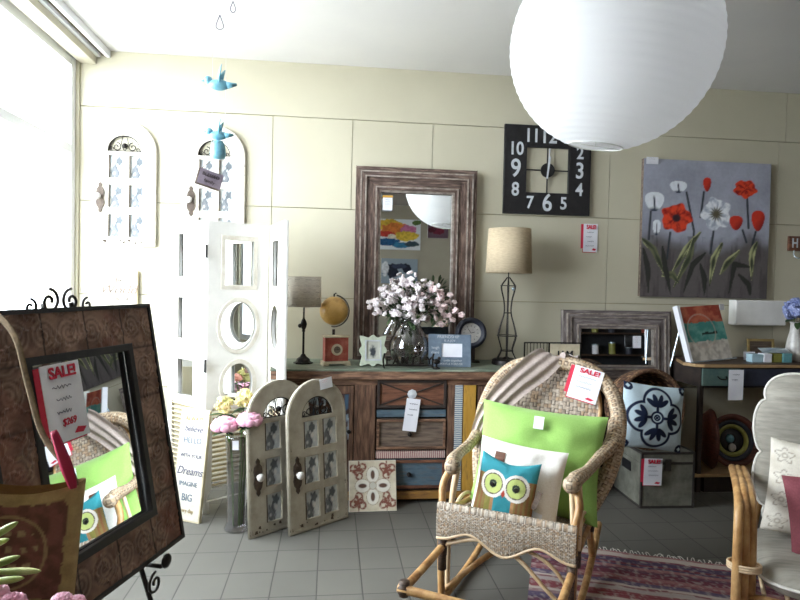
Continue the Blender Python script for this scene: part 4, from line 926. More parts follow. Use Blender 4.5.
# sale tag hung at mirror's upper left, in mirror coordinates
Mm = Matrix.Translation(MC) @ Euler((MT, 0, MR)).to_matrix().to_4x4()
sale_tag(Mm @ Vector((-.105, -.018, .53)), .135, .20, 'large white and red sale tag reading SALE on glass of the carved mirror', rot=(MT, -.03, MR), price='$269', hand=3)

# ================================================================== BURLAP BAG
bc = at(11, 548, d=1.22)
t = thing('burlap_bag', 'olive brown burlap bag with dark printed oval hanging at left on the easel mirror', 'bag', bc, rot=(-.03, .10, .16))
def bagc(u, v):
    x, y = 2*u-1, 2*v-1; n = fbm(u*9, v*9, 3)
    c = mix(C(166, 138, 94), C(190, 160, 112), .5+n)
    if max(abs(x), abs(y)) < .80+.03*n:
        c = mix(C(140, 92, 80), C(112, 74, 62), .5+n*1.4)
        e = math.hypot(x/.56, y/.62); c = mix(c, C(186, 154, 112), sm(.05, .02, abs(e-1))*.8); c = mix(c, C(112, 88, 62), sm(.03, .01, abs(e-.85))*.5)
        if e < .8: c = mix(c, C(190, 160, 120), .8*sm(.25, .6, math.sin(y*22+.5*math.sin(x*9)))*sm(-.15, .25, math.sin(x*31+y*7)+.4*math.sin(x*57)))
    return c
BWd, BHt = .245, .235
g = MB()
def bagp(u, v, s):
    a, b_ = 2*u-1, 2*v-1; x = a*BWd/2*(1+.05*(1-v)); z = b_*BHt/2 + (.028*a*a if v > .9 else .028*a*a*v**3)
    return (x, s*(.03*((1-a**4)*(1-max(0, -b_)**4))**.5+.004*fbm(a*2, b_*2, 1)), z)
g.grid(40, 40, lambda u, v: bagp(1-u, v, 1), lambda u, v: C(112, 88, 54)); g.grid(70, 70, lambda u, v: bagp(u, v, -1), bagc)
g.obj('bag_body', 'cloth_pat', t, smooth=True)
inv = (Matrix.Translation(bc) @ Euler((-.03, .10, .16)).to_matrix().to_4x4()).inverted()
top = Mm @ Vector((-EW/2+.05, .0, EH+.006))
def strapgrid(P, w_, name, m_, par):
    s = MB(); P = smooth_path(P, 6); vs = []
    s.tube(P, w_, 6, flat=.22); return s.obj(name, m_, par, smooth=True)
strapgrid([inv @ (top+Vector((-.02, .0, -.3))), inv @ (top+Vector((-.03, -.0, -.02))), inv @ top, inv @ at(14, 335, d=1.32), inv @ at(28, 385, d=1.29), inv @ at(43, 435, d=1.26), (BWd/2-.03, -.018, BHt/2+.05), (BWd/2-.014, -.022, BHt/2+.018)], .0065, 'strap', 'strap', t)
strapgrid([(-BWd/2+.02, -.02, BHt/2), (-BWd/2+.01, 0, BHt/2+.15), inv @ (top+Vector((-.05, -.01, -.02)))], .0065, 'strap', 'strap', t)
strapgrid([(BWd/2-.016, -.03, BHt/2+.015), (BWd/2-.032, -.036, BHt/2+.06), (BWd/2-.066, -.028, BHt/2+.13)], [.007, .008, .009, .010, .011, .012, .012, .012, .011, .010, .009, .008, .006], 'ribbon', 'ribbon', t)

# ================================================================== FLOWER STAND AT LOWER LEFT CORNER
vc = Vector((-.60, .93, 0))
t = thing('tall_floor_vase', 'tall dark floor vase at lower left corner holding green buds', 'vase', vc)
MB().lathe([(.001, 0), (.09, 0), (.1, .02), (.08, .2), (.09, .45), (.11, .62), (.07, .72), (.06, .76), (.07, .775)], 28, cap=False).obj('vase_body', 'dark', t, smooth=True, solid=.006)
buds = [((-22, 545), (18, 522), .95), ((-28, 552), (9, 539), .97), ((-26, 572), (20, 556), .93), ((-14, 572), (41, 571), .94), ((-22, 584), (24, 578), .96)]
for i, (p, q, d) in enumerate(buds):
    t = thing('green_bud_stem', 'long pale green bud pointing right from the vase at lower left corner', 'flower', vc, group='green buds at the lower left corner')
    P = at(*p, d=d)-vc; Q_ = at(*q, d=d)-vc
    MB().tube(smooth_path([(0.02*i-.04, 0, .70), (P.x-.06, P.y, P.z-.04), P], 5), .0035, 6).obj('stem', 'leaf', t)
    MB().tube(smooth_path([P, P*.6+Q_*.4, P*.25+Q_*.75, Q_], 4), [.003, .0035, .004, .005, .0055, .006, .0062, .006, .0058, .005, .004, .0025, .001], 8).obj('bud', 'bud', t, smooth=True)
for i, (px, py, d, r) in enumerate(((12, 600, .95, .022), (-8, 592, .96, .026), (62, 598, 1.12, .02), (76, 600, 1.13, .018))):
    t = thing('pink_filler_flower', ('pink ruffled flower at lower left corner below the green buds', 'pink ruffled flower under the bottom hem of the burlap bag')[i > 1], 'flower', vc, group=('pink flowers at the lower left corner', 'pink flowers under the bag')[i > 1])
    p = at(px, py, d=d)-vc
    MB().tube(smooth_path([(.02, 0, .70), (p.x*.5, p.y*.4, .76), p], 5), .003, 6).obj('stem', 'leaf', t)
    q = MB(); rose(q, p, r, i+20); q.obj('flower_head', 'fl_pink', t, smooth=True)
# ================================================================== woven surfaces
def weavecol(nu, nv, s=0, base=(166, 146, 122), hi=(196, 178, 154), lo=(84, 66, 54)):
    A1, B1, D1 = C(*base), C(*hi), C(*lo)
    def f(u, v):
        a, b_ = u*nu, v*nv; k = (int(a)+int(b_)) % 2; fa, fb = a % 1, b_ % 1
        e = min(fa, 1-fa) if k else min(fb, 1-fb)
        c = mix(A1, B1, .5+noise.noise(Vector((int(a)*.9+s, int(b_)*.9, s)))*1.1)
        c = mix(c, C(172, 138, 104), .6*(noise.noise(Vector((int(a)*2.3, int(b_)*3.1+s, 7))) > .18))
        return mix(D1, c, sm(.02, .2, e))
    return f
def wh(u, v, nu, nv):
    a, b_ = u*nu, v*nv; k = (int(a)+int(b_)) % 2
    return math.sin(pi*(b_ % 1 if not k else a % 1))
def woventube(mb, P, r, n=20, seed=0, pitch=.018, base=(164, 142, 116), hi=(196, 178, 154)):
    """thick leaf-wrapped rattan bar, with its own weave relief"""
    P = smooth_path(P, 10); m = len(P); rs = r if isinstance(r, (list, tuple)) else None
    L_ = sum((P[i+1]-P[i]).length for i in range(m-1)); pitch *= .62; nl = max(6, int(L_/pitch)); cf = weavecol(nl, 12, seed, base, hi)
    pts = [];
    N_ = max(m, int(L_/.0028)); out = []
    for i in range(N_+1):
        f = i/N_*(m-1); k = min(int(f), m-2); out.append(P[k].lerp(P[k+1], f-k))
    def rad(t_): 
        if rs is None: return r
        f = t_*(len(rs)-1); k = min(int(f), len(rs)-2); return rs[k]*(1-(f-k))+rs[k+1]*(f-k)
    k0 = len(mb.v)
    mb.tube(out, [rad(i/N_) for i in range(N_+1)], 40)
    if mb.c is None: mb.c = [(.5, .5, .5, 1)]*k0
    for i in range(N_+1):
        cx = out[i]
        for j in range(40):
            u, v = i/N_, j/40
            mb.c.append(cf(u, v)); q = k0+i*40+j; p = Vector(mb.v[q]); h_ = wh(u, v, nl, 12)
            mb.v[q] = tuple(p+(p-cx).normalized()*.0028*(h_-.5))
def sheet(mb, nu, nv, S, wu, wv, th=.006, seed=0, amp=.003, base=(186, 170, 150), hi=(214, 200, 182), lo=(96, 78, 64), du=None):
    """woven sheet with two faces; S(u,v) gives the middle surface"""
    cf = weavecol(wu, wv, seed, base, hi, lo)
    def nrm(u, v):
        e = .004; a = Vector(S(min(1, u+e), v))-Vector(S(max(0, u-e), v)); b_ = Vector(S(u, min(1, v+e)))-Vector(S(u, max(0, v-e)))
        n = a.cross(b_); return n.normalized() if n.length > 1e-12 else Vector((0, -1, 0))
    def pos(s): return lambda u, v: tuple(Vector(S(u, v))+nrm(u, v)*s*(th/2+amp*wh(min(u, .9999), min(v, .9999), wu, wv)))
    mb.grid(nu, nv, pos(1), cf); mb.grid(nu, nv, lambda u, v: pos(-1)(u, v), cf)

# ================================================================== ROCKING CHAIR
RC = Vector((.701, 2.298, .008)); RR = -math.radians(31.4)
rk = thing('rattan_rocking_chair', 'rattan rocking chair with woven back and bent cane braces, lime cushion on it', 'rocking chair', RC, rotz=RR)
sw = .262
def by(z): return .48+(z-.42)*.36          # back plane
def cane(P, r, name, m='cane', par=None, n=8, k=8): return MB().tube(smooth_path(P, k), r, n).obj(name, m, par or rk, smooth=True)
for s in (-1, 1):
    X = s*sw
    cane([(X, -.40, .17), (X, -.30, .09), (X, -.1, .032), (X, .15, .018), (X, .4, .022), (X, .65, .06), (X, .88, .13)], .016, 'rocker')
    cane([(X*1.0, .0, .04), (X*1.02, -.004, .22), (X*1.02, .0, .41), (X*1.06, .035, .50), (X*.95, .085, .575)], .016, 'leg')
    cane([(X*.97, .045, .06), (X*.97, .05, .25), (X*.96, .07, .40), (X*.9, .11, .56)], .011, 'arm_support', 'cane_pale')
    cane([(X*1.03, .10, .30), (X*1.03, .13, .45), (X*.98, .16, .57)], .010, 'arm_support', 'cane_pale')
    cane([(X, .62, .075), (X*.98, .50, .30), (X*1.02, .50, .42), (X*1.1, .545, .6)], .016, 'leg')
    cane([(X, .02, .25), (X, -.20, .245), (X, -.385, .245)], .0155, 'footrest_side')
    cane([(X, .0, .26), (X, .26, .27), (X, .52, .26)], .012, 'side_stretcher')
    cane([(X, .02, .26), (X, .18, .38), (X, .36, .36), (X, .50, .20)], .008, 'bent_brace', 'cane_pale')
    for p, q in (((X, -.002, .155), (X*1.01, -.004, .325)), ((X, 0, .215), (X, 0, .275)), ((X, -.375, .245), (X, -.405, .245)), ((X, .515, .23), (X*.99, .50, .31)), ((X, .10, .235), (X, .10, .30)), ((X, -.385, .22), (X, -.385, .272))): MB().tube([p, q], .0195, 12).obj('dark_binding', 'cane_dark', rk, smooth=True)
cane([(-sw-.02, -.39, .245), (sw+.02, -.39, .245)], .0165, 'footrest_bar')
cane([(-sw, .0, .255), (-.14, -.012, .305), (-.03, -.014, .315), (.07, -.012, .26), (.17, -.01, .17), (sw, 0, .09)], .009, 'bent_brace', 'cane_pale')
cane([(sw, .02, .10), (.24, .01, .19), (.17, .0, .27), (.06, -.004, .31), (-.06, .01, .30)], .008, 'bent_brace', 'cane_pale')
cane([(-sw, .03, .05), (-.1, .14, .19), (.1, .3, .27), (sw, .48, .30)], .013, 'cross_brace')
cane([(-sw, .5, .25), (0, .5, .25), (sw, .5, .25)], .012, 'rear_stretcher')
# seat
def apron(x):
    a = abs(x)/sw
    return .075+.05*sm(.45, 1.0, a)+.075*math.exp(-(x/.10)**2)
NW = .4
def seatS(u, v):
    x = (2*u-1)*(sw+.018)
    if v < .25:
        k = v/.25; h_ = apron(x)*(1-k); return (x, -.022-.006*math.sin(pi*k), .418-h_)
    k = (v-.25)/.75; return (x*(1-.05*k), -.018+.50*k, .428-.05*sm(0, .22, k)-.05*math.sin(pi*min(1, k*.62))-.012*k + (.008 if k < .02 else 0))
g = MB(); sheet(g, 230, 230, seatS, 70, 74, .008, 1, base=(160, 142, 122), hi=(206, 196, 182), lo=(84, 70, 60)); g.obj('woven_seat', 'weave', rk, smooth=True)
cane([tuple(Vector(seatS(i/24, 0))+Vector((0, -.002, 0))) for i in range(25)], .0075, 'apron_edge_cane', 'cane_pale', k=2)
cane([(-sw, 0, .405), (sw, 0, .405)], .013, 'seat_rail'); cane([(-sw*.95, .48, .335), (sw*.95, .48, .335)], .013, 'seat_rail')
for s in (-1, 1): cane([(s*sw, 0, .405), (s*sw*.98, .25, .355), (s*sw*.95, .48, .335)], .013, 'seat_rail')
# arms with woven knobs
for s in (-1, 1):
    g = MB(); woventube(g, [(s*.245, .055, .565), (s*.255, .09, .585), (s*.272+(s+1)*.004, .22, .585), (s*.285+.02, .37, .60), (s*.305+.045, .50, .65), (s*.31+.048, .56, .73)], [.027, .030, .022, .024, .034, .034], seed=3+s)
    g.obj('arm', 'weave', rk, smooth=True)
    g = MB(); k0 = 0; cf = weavecol(9, 7, s)
    g.grid(40, 24, lambda u, v: (s*.245+.034*math.sin(pi*v)*math.cos(2*pi*u), .05+.034*math.sin(pi*v)*math.sin(2*pi*u), .572-.034*math.cos(pi*v)), cf); g.obj('arm_knob', 'weave', rk, smooth=True)
# back frame and side skirts
g = MB()
ol = [(-.235, .36), (-.262, .50), (-.272, .64), (-.262, .75), (-.215, .86), (-.12, .94), (.05, .968), (.22, .945), (.325, .86), (.365, .76), (.365, .64), (.335, .50), (.27, .36)]
woventube(g, [(x, by(z)-.03*abs(x)/.37, z) for x, z in ol], .034, seed=11, pitch=.02); g.obj('back_frame', 'weave', rk, smooth=True)
def backS(u, v):
    z = .37+.575*v; hw = .228*math.sqrt(max(.02, 1-max(0, (z-.74)/.245)**2.4)) if z > .74 else .20+.028*(z-.37)/.39
    return (.052+(2*u-1)*hw, by(z)+.012+.02*math.cos((2*u-1)*1.3), z)
g = MB(); sheet(g, 110, 130, backS, 26, 32, .008, 5, amp=.004, base=(154, 138, 122), hi=(190, 176, 160), lo=(70, 58, 50)); g.obj('woven_back', 'weave', rk, smooth=True)
cane([tuple(Vector(backS(0, i/12))) for i in range(13)], .010, 'back_rib', 'cane', k=2); cane([tuple(Vector(backS(1, i/12))) for i in range(13)], .010, 'back_rib', 'cane', k=2)
RM = Matrix.Translation(RC) @ Matrix.Rotation(RR, 4, 'Z')
def rc(x, y, z): return RM @ Vector((x, y, z))

# throw
TP = [(.10, .80, .58), (.095, .78, .80), (.09, .75, .94), (.07, .69, 1.000), (.03, .635, .990), (-.03, .60, .937), (-.10, .555, .87), (-.18, .505, .775), (-.24, .46, .68), (-.268, .43, .56)]
tpth = smooth_path(TP, 8); nt_ = len(tpth)-1
t = thing('knitted_throw', 'dusty pink knitted throw draped over top left of the rocking chair back', 'throw', RC, rotz=RR)
def thr(u, v, s=1):
    f = u*nt_; k = min(int(f), nt_-1); p = tpth[k].lerp(tpth[k+1], f-k); tg = (tpth[k+1]-tpth[k]).normalized()
    side = tg.cross(Vector((0, -1, -.25)) if u > .35 else Vector((0, 1, .4))); side = (side if side.length > .1 else Vector((1, 0, 0))).normalized()
    if u < .35: side = Vector((1, 0, .1)).normalized()
    elif u < .5: side = Vector((1, 0, .1)).lerp(tg.cross(Vector((0, -1, -.3))).normalized()*(1 if tg.cross(Vector((0, -1, -.3))).x > 0 else -1), (u-.35)/.15).normalized()
    else: side = side*(1 if side.x > 0 else -1)
    wd = (.070+.015*math.sin(u*5)-.025*sm(.75, 1, u))*(1-.25*math.exp(-((u-.40)/.09)**2))
    nn = tg.cross(side).normalized(); nn = nn if (nn.y < 0 or u < .3) else -nn
    fold = (.007*math.sin(v*19+u*2)+.004*math.sin(v*9+u*5))*(.45+.55*abs(2*sm(.25, .6, u)-1))
    return tuple(p+side*wd*(2*v-1)+nn*(fold*.8+.012+s*.004))
g = MB(); g.grid(90, 44, lambda u, v: thr(u, v, 1)); g.grid(90, 44, lambda u, v: thr(u, v, -1)); g.obj('cloth', 'throw', t, smooth=True)
kn = MB(); e_ = Vector(TP[0])
kn.ball(e_+Vector((0, .02, -.03)), .04, 14, sc=(1, .8, 1.2), jit=.05)
for dx, dz in ((-.05, -.12), (.0, -.15), (.05, -.11), (.03, -.2), (-.03, -.21)): kn.tube([e_+Vector((0, .02, -.04)), e_+Vector((dx, .02, dz))], .008, 6).ball(e_+Vector((dx, .02, dz-.02)), .024, 10, jit=.06)
kn.obj('pompom_fringe', 'throw', t, smooth=True)

# cushions on the chair
def cushion(name, label, mb, m, loc, rot): 
    t = thing(name, label, 'cushion', loc, rot=rot); mb.obj('cushion_body', m, t, smooth=True); return t
t = cushion('lime_cushion', 'large plain lime green cushion leaning on the rocking chair back', pillow_mb(.57, .47, .17, 34, .07, wr=.006, seed=1), 'green', rc(.04, .39, .555), (-.30, .05, RR+.03))
MB().box(-.022, .022, -.0885, -.087, .13, .185).obj('care_label', 'paper', t, rot=(0, 0, 0))
t = cushion('white_cushion', 'plain off white cushion between the lime cushion and the owl cushion', pillow_mb(.385, .385, .13, 30, .06, wr=.006, seed=4), 'cushion_white', rc(-.012, .232, .462), (-.30, .08, RR-.0))
MB().box(-.035, .035, -.0015, 0, -.032, .03).obj('clear_price_label', 'paper', t, loc=(.095, -.058, -.10), rot=(.25, .15, 0))
MB().box(-.022, .022, -.001, 0, -.022, .022).obj('printed_motif', 'chest_red', t, loc=(-.085, -.05, .115), rot=(-.2, 0, 0))
def owl(u, v):
    x, y = 2*u-1, 2*v-1
    teal = C(52, 138, 150); c = C(134, 128, 66) if x < -.32 or x > .32 else teal
    if abs(abs(x)-.36) < .05: c = C(168, 128, 88)
    if x > .42 or x < -.62: c = mix(C(134, 118, 70), C(138, 92, 60), .5+.5*math.sin(x*40))
    if y > .38: c = teal
    for ex in (-.40, .40):
        r = math.hypot((x-ex), (y-.12)*1.03)
        if r < .44: c = C(228, 222, 214)
        if r < .34: c = C(96, 84, 70)
        if r < .305: c = C(196, 208, 128)
        if r < .13: c = C(54, 66, 56)
        if r < .05: c = C(150, 160, 120)
    if abs(x) < .075*(1-(abs(y+.13))/.13) and abs(y+.13) < .13: c = C(190, 72, 54)
    return c
t = thing('owl_cushion', 'small owl shaped cushion with big lime eyes and teal ears on chair seat', 'cushion', rc(-.035, .135, .482), rot=(-.26, .10, RR))
pillow_mb(.255, .275, .085, 90, .05, col=owl, back=C(52, 138, 150), ear=.10, wr=.002).obj('cushion_body', 'cloth_pat', t, smooth=True)
e = MB()
for ex in (-.052, .05): e.lathe([(.001, 0), (.009, 0), (.009, .004), (.001, .005)], 14, T=Matrix.Translation((ex, -.041, .006)) @ Matrix.Rotation(pi/2, 4, 'X'))
MB().lathe([(.001, 0), (.009, 0), (.009, .004), (.001, .005)], 14, T=Matrix.Translation((-.051, -.041, .012)) @ Matrix.Rotation(pi/2, 4, 'X')).obj('eye_button', 'iron', t)
MB().lathe([(.001, 0), (.009, 0), (.009, .004), (.001, .005)], 14, T=Matrix.Translation((.051, -.041, .012)) @ Matrix.Rotation(pi/2, 4, 'X')).obj('eye_button', 'iron', t)
MB().box(0, .02, .0, .003, -.045, .03).obj('side_tab', 'chest_grey', t, loc=(.125, -.01, -.0), rot=(0, .25, 0))
q = rc(.215, by(.875)-.062, .885)
sale_tag(q, .135, .155, 'white and red SALE tag hanging on woven back of the rocking chair', rot=(-.30, .22, RR), hand=3)

# ================================================================== RUG
ra, rb = Vector((1.08, 3.03, 0)), Vector((1.98, 2.68, 0)); du_ = (rb-ra).normalized(); dv_ = Vector((du_.y, -du_.x, 0)); rl, rw_ = 1.75, (rb-ra).length+.45
t = thing('striped_rag_rug', 'striped red and purple rag rug with white fringe on the tiled floor under the chairs', 'rug', ra, rotz=math.atan2(du_.y, du_.x))
scol = [C(*c) for c in ((128, 74, 84), (96, 84, 108), (150, 120, 122), (112, 60, 72), (172, 160, 156), (108, 92, 116), (134, 70, 76), (84, 70, 92), (150, 104, 106), (190, 176, 166), (98, 62, 78))]
rs_ = random.Random(3); bands = [];
while sum(b_[0] for b_ in bands) < rl: bands.append((rs_.uniform(.012, .045), rs_.choice(scol)))
def rugc(u, v):
    z = v*rl+.004*fbm(u*14, v*30)
    for w_, c in bands:
        z -= w_
        if z < 0: break
    return mix(c, C(182, 172, 166), .5*sm(.1, .4, fbm(u*60, v*70, 3)))
g = MB(); g.grid(150, 240, lambda u, v: (rw_*u, -rl*v+.004*math.sin(u*30), .0045+.0015*math.sin(v*560)+.0012*fbm(u*30, v*30)), rugc); k = len(g.v)
g.obj('woven_field', 'cloth_pat', t, solid=.003)
fr = MB(); 
for i in range(90):
    x = rw_*(i+.5)/90; l_ = rs_.uniform(.02, .045); dx = rs_.uniform(-.02, .02); fr.tube([(x, -.002, .006), (x+dx*.5, l_*.6, .008), (x+dx, l_, .003)], .002, 4)
o = fr.obj('fringe', 'piping', t); o['kind'] = 'stuff'

# ================================================================== TRUNK, BASKET, CUSHION
TL_, TR_ = 1.905, 2.245; ty0, ty1 = 3.455, 3.835
t = thing('metal_bound_trunk', 'grey metal trunk with dark edges on floor below the round wicker basket', 'trunk', ((TL_+TR_)/2, ty0, 0), rotz=-.03)
hx = (TR_-TL_)/2; td = ty1-ty0; th = .345
MB().box(-hx, hx, 0, td, .004, th*.80).obj('trunk_body', 'trunk', t, bevel=.003)
MB().box(-hx-.002, hx+.002, -.002, td+.002, th*.80+.003, th).obj('lid', 'trunk', t, bevel=.003)
e = MB(); k = .014
for x in (-hx-.003, hx+.003-k):
    for y in (-.004, td+.004-k): e.box(x, x+k, y, y+k, 0, th-.001)
for z in (0, th-k+.002):
    for y in (-.005, td+.005-k): e.box(-hx-.003, hx+.003, y, y+k, z, z+k)
    for x in (-hx-.004, hx+.004-k): e.box(x, x+k, -.004, td+.004, z, z+k)
e.box(-hx-.0035, hx+.0035, -.0035, .004, th*.80-.006, th*.80+.009); e.obj('edge_binding', 'trunk_edge', t, bevel=.0015)
MB().box(-.02, .02, -.012, -.0036, th*.68, th*.88).obj('latch', 'trunk_edge', t, loc=(-.005, 0, 0))
MB().box(-hx-.006, -hx-.0005, td*.35, td*.65, th*.55, th*.72).obj('side_handle', 'black', t)
sale_tag((at(653, 472, Y=ty0-.02)), .115, .165, 'white and red SALE tag on front of the grey metal trunk', rot=(0, .02, -.03), hand=3)
# small dark stand behind, carrying the wide mirror
sx0, sx1 = 1.63, at(669, 400, Y=3.95).x
t = thing('dark_side_stand', 'low dark timber stand behind the wicker basket carrying the grey framed mirror', 'stand', ((sx0+sx1)/2, 3.95, 0))
hx = (sx1-sx0)/2
MB().box(-hx, hx, -.08, .145, SH-.03, SH).obj('top', 'walnut', t, bevel=.003)
MB().box(-hx+.02, hx-.02, -.05, .14, .12, SH-.0301).obj('body', 'dark', t)
for x in (-hx+.02, hx-.06):
    for y in (-.05, .1): MB().box(x, x+.04, y, y+.04, 0, .1199).obj('leg', 'dark', t)
bc_ = Vector((1.985, 3.52, .347+.252)); BR_ = .247
t = thing('round_wicker_basket', 'dark round wicker basket on its side standing on the grey trunk', 'basket', bc_, rot=(-.06, 0, .16))
g = MB(); cf = weavecol(54, 16, 2, (80, 56, 45), (108, 80, 62), (34, 25, 22))
def bowl(s):
    def f(u, v):
        a_ = 2*pi*u; k = v; r = (BR_-.008-s*.006)*(math.cos(k*1.25)**.7 if k < .98 else .28); d_ = .25*math.sin(k*1.45); h_ = .003*wh(min(u, .9999), min(v, .9999), 54, 16)
        return ((r+h_*s*-1)*math.cos(a_), d_, (r+h_*-s)*math.sin(a_))
    return f
g.grid(216, 64, bowl(-1), cf); g.grid(216, 64, bowl(1), cf); g.obj('woven_bowl', 'wicker', t, smooth=True)
g = MB(); woventube(g, [(BR_*math.cos(2*pi*i/28)*.97, -.002, BR_*.97*math.sin(2*pi*i/28)) for i in range(29)], .013, seed=6, base=(92, 62, 48), hi=(120, 88, 66)); g.obj('braided_rim', 'wicker', t, smooth=True)
MB().lathe([(.001, 0), (.09, 0)], 20, T=Matrix.Translation((0, .245, 0)) @ Matrix.Rotation(-pi/2, 4, 'X'), cap=False).obj('base_disc', 'walnut', t)
def medal(u, v):
    x, y = (2*u-1)*.88, (2*v-1)*.88; bl, nv_ = C(198, 216, 226), C(28, 38, 66); c = bl; m_ = 0
    cs = [(0, .40), (.40, 0), (0, -.40), (-.40, 0)]
    d = min(math.hypot(x-a, y-b_) for a, b_ in cs)
    m_ = max(m_, sm(.045, .028, abs(d-.40)))
    r = math.hypot(x, y); m_ = max(m_, sm(.04, .022, abs(r-.155)), sm(.03, .016, abs(r-.07)))
    for a, b_ in cs:
        px, py = x-a*1.12, y-b_*1.12
        ang_ = math.atan2(b_, a); X = px*math.cos(ang_)+py*math.sin(ang_); Y = -px*math.sin(ang_)+py*math.cos(ang_)
        for k_ in (-.95, -.35, .35, .95):
            X2 = (X+.17)*math.cos(k_)+Y*math.sin(k_); Y2 = -(X+.17)*math.sin(k_)+Y*math.cos(k_)
            e_ = math.hypot((X2-.21)/.18, Y2/.072); m_ = max(m_, sm(1.1, .9, e_))
        m_ = max(m_, sm(.05, .03, abs(Y))*sm(-.32, -.28, X)*sm(.0, -.04, X))
    for qx, qy in ((.47, .47), (-.47, .47), (.47, -.47), (-.47, -.47)):
        d1 = math.hypot(x-qx, y-qy)
        m_ = max(m_, sm(.05, .03, abs(d1-.27))*(abs(x) > .3 and abs(y) > .3)*.0)
    ax_, ay_ = abs(x), abs(y)
    if ax_ > .66 and ay_ > .66:
        m_ = max(m_, sm(.19, .16, abs(ax_-.79)+abs(ay_-.79))*(1-sm(.07, .045, abs(ax_-.79)+abs(ay_-.79))))
    return mix(c, nv_, m_)
cc = at(652, 417, d=3.56)
t = thing('medallion_cushion', 'square pale blue cushion with navy medallion pattern leaning in the wicker basket', 'cushion', cc, rot=(-.12, .12, .05))
pillow_mb(.40, .385, .11, 120, .045, col=medal, back=C(198, 216, 226), wr=.003, seed=2).obj('cushion_body', 'cloth_pat', t, smooth=True)
# oxblood tray
t = thing('oxblood_round_tray', 'dark red round tray on edge on console lower shelf, left of the ringed platter', 'tray', (2.575, 3.84, .125+.206), rot=(0, .0, 1.2))
MB().lathe([(.001, .0), (.155, 0), (.185, .03), (.198, .042), (.203, .032), (.162, -.014), (.001, -.016)], 48, T=Matrix.Rotation(pi/2, 4, 'X'), cap=False).obj('tray_body', 'redleather', t, smooth=True)

# ================================================================== CONSOLE TABLE
CZ = .865; cy0 = 3.68; ca = at(697, 370, Y=cy0).x; cb = at(673, 362, Y=4.05).x; cr = 4.05
t = thing('painted_console_table', 'dark console table with teal and navy drawers and oak edge at right wall end', 'console table', (0, 0, 0))
top = [(cb-.0, 4.085), (cb+.0, 4.0), (ca-.03, cy0+.10), (ca, cy0+.02), (ca+.05, cy0), (cr, cy0), (cr, 4.085)]
MB().prism(top, CZ-.022, CZ, ax='z').obj('top', 'walnut', t, bevel=.003)
MB().prism([(x+(.0 if x > cb+.1 else -.0), y) for x, y in [(cb-.004, 4.0), (ca-.034, cy0+.10), (ca-.003, cy0+.018), (ca+.05, cy0-.005), (cr, cy0-.005), (cr, cy0+.003), (ca+.053, cy0+.003), (ca+.004, cy0+.022), (ca-.026, cy0+.104), (cb+.004, 4.004)]], CZ-.024, CZ-.004, ax='z').obj('edge_band', 'oak', t)
MB().box(ca+.04, cr-.02, cy0+.02, 4.06, CZ-.16, CZ-.0241).obj('apron', 'dark', t)
d1x = (at(703, 385, Y=cy0).x, at(741, 385, Y=cy0).x)
for (x0, x1), m_ in ((d1x, 'teal_drawer'), ((d1x[1]+.03, d1x[1]+.62), 'navy_drawer'), ((d1x[1]+.65, d1x[1]+.86), 'teal_drawer')):
    d_ = MB().box(x0, x1, cy0+.006, cy0+.0199, CZ-.148, CZ-.034).obj('drawer', m_, t, bevel=.003)
    k = MB(); k.tube(smooth_path([((x0+x1)/2-.03, cy0+.004, CZ-.085), ((x0+x1)/2-.02, cy0-.014, CZ-.10), ((x0+x1)/2+.02, cy0-.014, CZ-.10), ((x0+x1)/2+.03, cy0+.004, CZ-.085)], 4), .004, 6); k.obj('handle', 'iron', d_)
for x in (ca+.042, cr-.08):
    for y in (cy0+.03, 4.03): MB().box(x, x+.03, y, y+.03, 0, CZ-.1601).obj('leg', 'dark', t, bevel=.002)
SZ = .125
MB().box(ca+.035-.03, cr-.02, cy0+.02, 4.07, SZ-.02, SZ).obj('lower_shelf', 'oak', t, bevel=.002)
MB().box(ca+.1, cr-.1, cy0+.035, 4.05, .0, SZ-.0201).obj('plinth', 'dark', t)
sale_tag(at(736, 385, Y=cy0-.025), .105, .20, 'blank white price sheet hanging over front edge of the console drawers', rot=(0, 0, 0), header=False, red=False, hand=2, name='price_slip')
# concentric platter
pc = at(735, 446, Y=3.90)
t = thing('concentric_platter', 'round platter with dark red, olive and navy rings on lower shelf of console', 'platter', (pc.x-.06, 3.86, SZ+.185), rot=(-.16, 0, -.12)); t.scale = (1.1, 1.1, 1.1)
for r0, r1, m_, y in ((.128, .165, 'redleather', -.02), (.10, .128, 'navy_drawer', -.012), (.075, .10, 'olive_card', -.006), (.001, .075, 'black', .0)):
    MB().lathe([(r0, -y), (r1, -y+.012)] if r0 > .01 else [(.001, .0), (.075, .004)], 40, T=Matrix.Rotation(pi/2, 4, 'X'), cap=False).obj('ring', m_, t, smooth=True, solid=.004)
MB().lathe([(.001, 0), (.028, 0), (.02, .01), (.001, .014)], 20, T=Matrix.Translation((-.01, -.006, .01)) @ Matrix.Rotation(pi/2, 4, 'X')).obj('blue_boss', 'blue_glaze', t, smooth=True)
MB().lathe([(.001, 0), (.026, 0), (.02, .008), (.001, .01)], 20, T=Matrix.Translation((.0, -.008, -.045)) @ Matrix.Rotation(pi/2, 4, 'X')).obj('cream_boss', 'porcelain', t, smooth=True)

